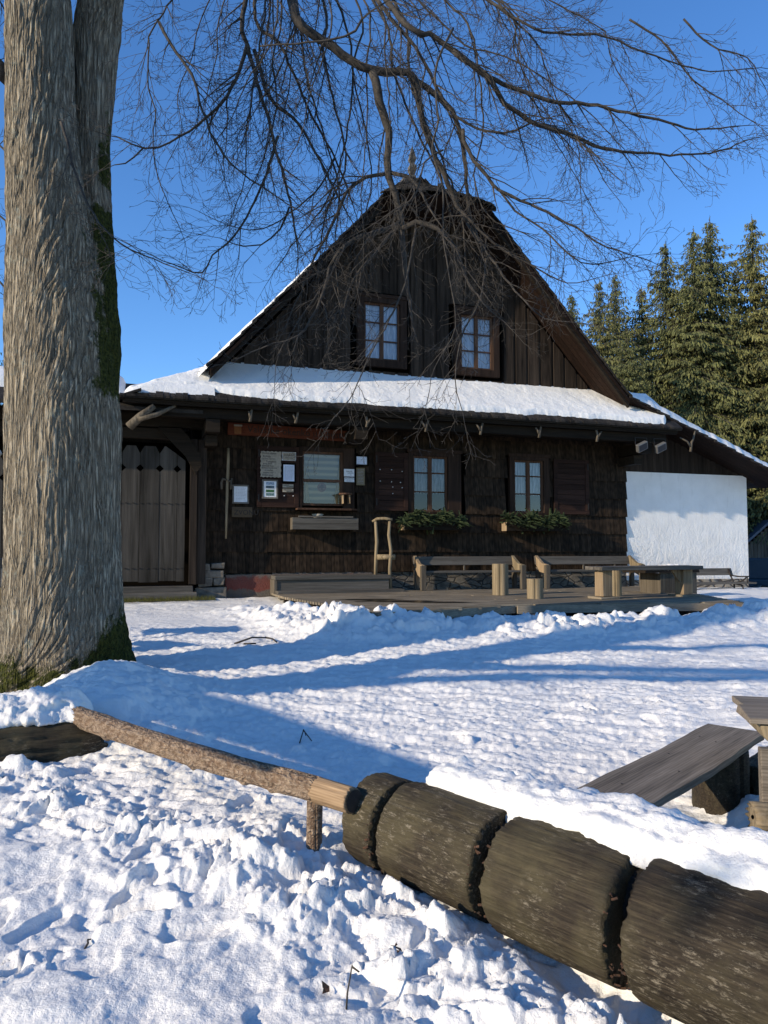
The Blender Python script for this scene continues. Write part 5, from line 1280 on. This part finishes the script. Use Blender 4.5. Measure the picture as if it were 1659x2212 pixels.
# ------------------------------------------------------------------ small gabled shed and off-road car at the far right
gs = empty('gabled_shed', (17.0, 32.6, -.55), R(-12)); tag(gs, 'small board shed with a slate roof behind the white wall', 'shed')
b = MB(); x = -1.3
while x < 1.3: w = .15; b.prism([(x+.006,0),(x+w-.006,0),(x+w-.006,3.3-abs(x+w/2)*.95),(x+.006,3.3-abs(x+w/2)*.95)],-.02+random.uniform(0,.012),3); x += w
b.build('wall_boards', M['greyz'], gs)
for sgn, m in ((-1, None),(1, None)):
    b = MB(); b.hexa([(0,-.25,3.42),(0,3.2,3.42),(sgn*1.62,3.2,1.9),(sgn*1.62,-.25,1.9),(0,-.25,3.54),(0,3.2,3.54),(sgn*1.7,3.2,1.96),(sgn*1.7,-.25,1.96)]); b.build('roof', plain('slate_blue',(.07,.085,.11),.5,var=.3,sc=6), gs)
car = empty('offroad_car', (14.55, 26.6, -.52), R(-38)); tag(car, 'dark blue off-road car parked beyond the white wall, partly hidden', 'car')
cb = plain('dark_blue_paint', (.012,.03,.045), .3)
b = MB(); b.prism([(-2.1,.45),(-1.35,.45),(-1.3,.6),(-1.1,.82),(-.9,.9),(-.65,.88),(-.4,.7),(-.3,.45),(1.1,.45),(1.2,.7),(1.45,.88),(1.7,.88),(1.95,.7),(2.05,.45),(2.3,.5),(2.32,.95),(2.2,1.05),(1.1,1.12),(-2.15,1.1)],-.85,.85); b.build('body', cb, car, bevel=.04)
b = MB(); V0 = [(-2.1,-.8,1.1),(1.05,-.8,1.1),(1.05,.8,1.1),(-2.1,.8,1.1),(-2.0,-.7,1.86),(.5,-.7,1.86),(.5,.7,1.86),(-2.0,.7,1.86)]; b.hexa(V0); b.build('cabin', cb, car, bevel=.05)
gm = plain('car_glass', (.05,.09,.1), .05)
b = MB(); b.quad((.0,-.79,1.17),(.85,-.79,1.17),(.5,-.712,1.76),(.0,-.712,1.76)); b.build('side_window', gm, car)
b = MB(); b.quad((-.95,-.79,1.17),(-.1,-.79,1.17),(-.1,-.712,1.76),(-.95,-.712,1.76)); b.build('side_window', gm, car)
b = MB(); b.quad((1.045,-.7,1.16),(1.045,.7,1.16),(.54,.62,1.78),(.54,-.62,1.78)); b.build('windscreen', gm, car)
b = MB(); b.box(.72,.9,-1.08,-.86,1.22,1.42); b.build('wing_mirror', M['black'], car, bevel=.03)
b = MB(); b.box(1.3,1.42,-.875,-.85,.98,1.04); b.build('indicator', plain('orange_lens', (.6,.12,.02), .3), car)
for x in (-.85,1.58):
    for y in (-.8,.62):
        w = empty('wheel',(x,y,.38)); w.parent = car
        b = MB(); Mx = Matrix.Rotation(R(90),4,'X'); b.lathe([(.2,-.1),(.36,-.1),(.385,-.06),(.385,.06),(.36,.1),(.2,.1)],0,0,28); b.v=[tuple(Mx@Vector(v)) for v in b.v]; b.build('tyre', M['black'], w, True)
        b = MB(); b.lathe([(.2,-.105),(.06,-.12),(.06,.1),(.2,.09)],0,0,20); b.v=[tuple(Mx@Vector(v)) for v in b.v]; b.build('rim', M['lamp'], w, True)

# ------------------------------------------------------------------ things half hidden left of the linden
tbn = empty('sticker_table', (-5.35, 9.75, .3), R(15)); tag(tbn, 'dark stand with a green and orange taped top edge, cut by the left picture edge', 'stand')
b = MB(); b.box(-.7,.45,-.3,.3,1.08,1.2); b.build('stand_top', M['black'], tbn, bevel=.01)
for x, c in ((-.62,(.05,.3,.1)),(-.2,(.03,.25,.08)),(.02,(.6,.62,.6)),(.14,(.7,.2,.08))): b = MB(); b.box(x,x+.16,-.304,-.3005,1.15,1.195); b.build('sticker', plain('tape', c, .5), tbn)
for x in (-.6,.35): b = MB(); b.box(x,x+.04,-.28,-.24,-.2,1.08); b.build('leg', M['lamp'], tbn)
b = MB(); b.bar((-5.9,8.6,1.42),(-4.3,8.75,1.02),.07,.2); o = b.build('wooden_plank', M['stump'], None, bevel=.01); tag(o, 'pale sawn plank slanting behind the trunk at the left edge', 'plank')
b = MB(); rr = random.Random(4); V = []
for j in range(13):
    for k in range(24):
        a = 2*math.pi*k/24; f = j/12; r = (.32*(1-f**2.2)+.05)*(1+.13*math.sin(k*2.6+j*.5)+rr.uniform(-.05,.05)); V.append((r*math.cos(a), r*math.sin(a), .95*f))
b.v = V; b.f = [(j*24+k, j*24+(k+1)%24, (j+1)*24+(k+1)%24, (j+1)*24+k) for j in range(12) for k in range(24)]+[tuple(12*24+k for k in range(24))]
o = b.build('refuse_bag', M['black'], None); o.location = (-4.72, 8.75, .2); tag(o, 'crumpled black refuse bag standing left of the trunk foot', 'bag')

# bare tree standing outside the frame on the left; its trunk and low limb shade the yard
bt = empty('bare_tree', (-9.5, 2.7, 0)); tag(bt, 'bare tree standing left of the view, casting its shadow over the yard', 'tree')
C = catmull([Vector(p) for p in ((0,0,-.3),(.05,0,2),(-.05,.1,5),(.1,.1,8),(0,0,11))], .3); b = MB(); b.tube(C, [.55*(1-.6*i/len(C)) for i in range(len(C))], 16, rn=.02); b.build('trunk', M['railbark'], bt, True)
CR = MB(); b = MB()
C = catmull([Vector(p) for p in ((0,0,2.2),(1.3,.6,2.6),(2.9,-.4,2.5),(4.4,-1.3,2.3))], .2); b.tube(C, [.2*(1-.5*i/len(C)) for i in range(len(C))], 10)
for pts in (((0,0,4.2),(.9,-1.4,5.0),(1.6,-2.9,5.6),(2.2,-4.2,5.4)),((0,0,3.6),(.7,-1.2,4.6),(1.5,-2.2,5.2),(2.0,-3.4,6.0)),((0,0,5),(1.5,-1.6,6.2),(3,-3,7)),((0,0,6),(-1.5,-.9,7.2),(-3,-2,8)),((0,0,7),(.9,-1.6,8.6),(1.4,-3,10))):
    C2 = catmull([Vector(p) for p in pts], .25); b.tube(C2, [.14*(1-.8*i/len(C2)) for i in range(len(C2))], 8)
    for i in range(2, len(C2), 2): twigs(C2[i], 1.2, .014, 1, rv()+Vector((0,0,.4)))
b.build('limbs', M['twig'], bt, True); CR.build('twigs', M['twig'], bt)

# spruce behind and left of the viewpoint, throwing soft shade over the notched log and the nearest snow
t = empty('spruce_tree', (-7.35, -5.2, -.2), 1.0); t.scale = (.6, .6, .62); tag(t, 'spruce standing behind the viewpoint, shading the notched log', 'tree')
link('foliage', SP[0][0], t); link('trunk', SP[0][1], t)

rr = random.Random(8); wm = plain('wet_stain', (.02,.017,.013), .25); bpy.context.view_layer.update(); inv = dk.matrix_world.inverted()
for x, y, r in ((.2,13.2,.5),(.9,12.9,.4),(-.3,13.6,.35)):
    b = MB(); n = 26; z_ = .7125+.002*(x > .5)+.003*(x < 0)
    b.v = [(x+math.cos(6.283*k/n)*r*1.6*(1+rr.uniform(-.3,.3)), y+math.sin(6.283*k/n)*r*.35*(1+rr.uniform(-.3,.3)), z_) for k in range(n)]; b.f.append(tuple(range(n)))
    o = b.build('wet_patch', wm, dk); o.matrix_parent_inverse = inv
def leaf(x, y, a, label):
    z = gh(x, y); b = MB(); b.tri((0,0,.012),(.03,.012,.02),(.05,0,.014)); b.tri((0,0,.012),(.05,0,.014),(.028,-.014,.01)); b.tri((.02,.01,.02),(.045,.03,.03),(.05,0,.014))
    o = b.build('dead_leaf', M['rot'], None); o.location = (x, y, z); o.rotation_euler = (0,0,a); tag(o, label, 'leaf', 'dead leaves on the snow')
leaf(.02, 2.95, .4, 'small dark dead leaf in the clods just left of the log'); leaf(.07, 2.9, 2.2, 'second dead leaf, right beside the small one left of the log'); leaf(-.22, 2.72, 1.1, 'crumpled brown leaf in the snow near the thin stalk')
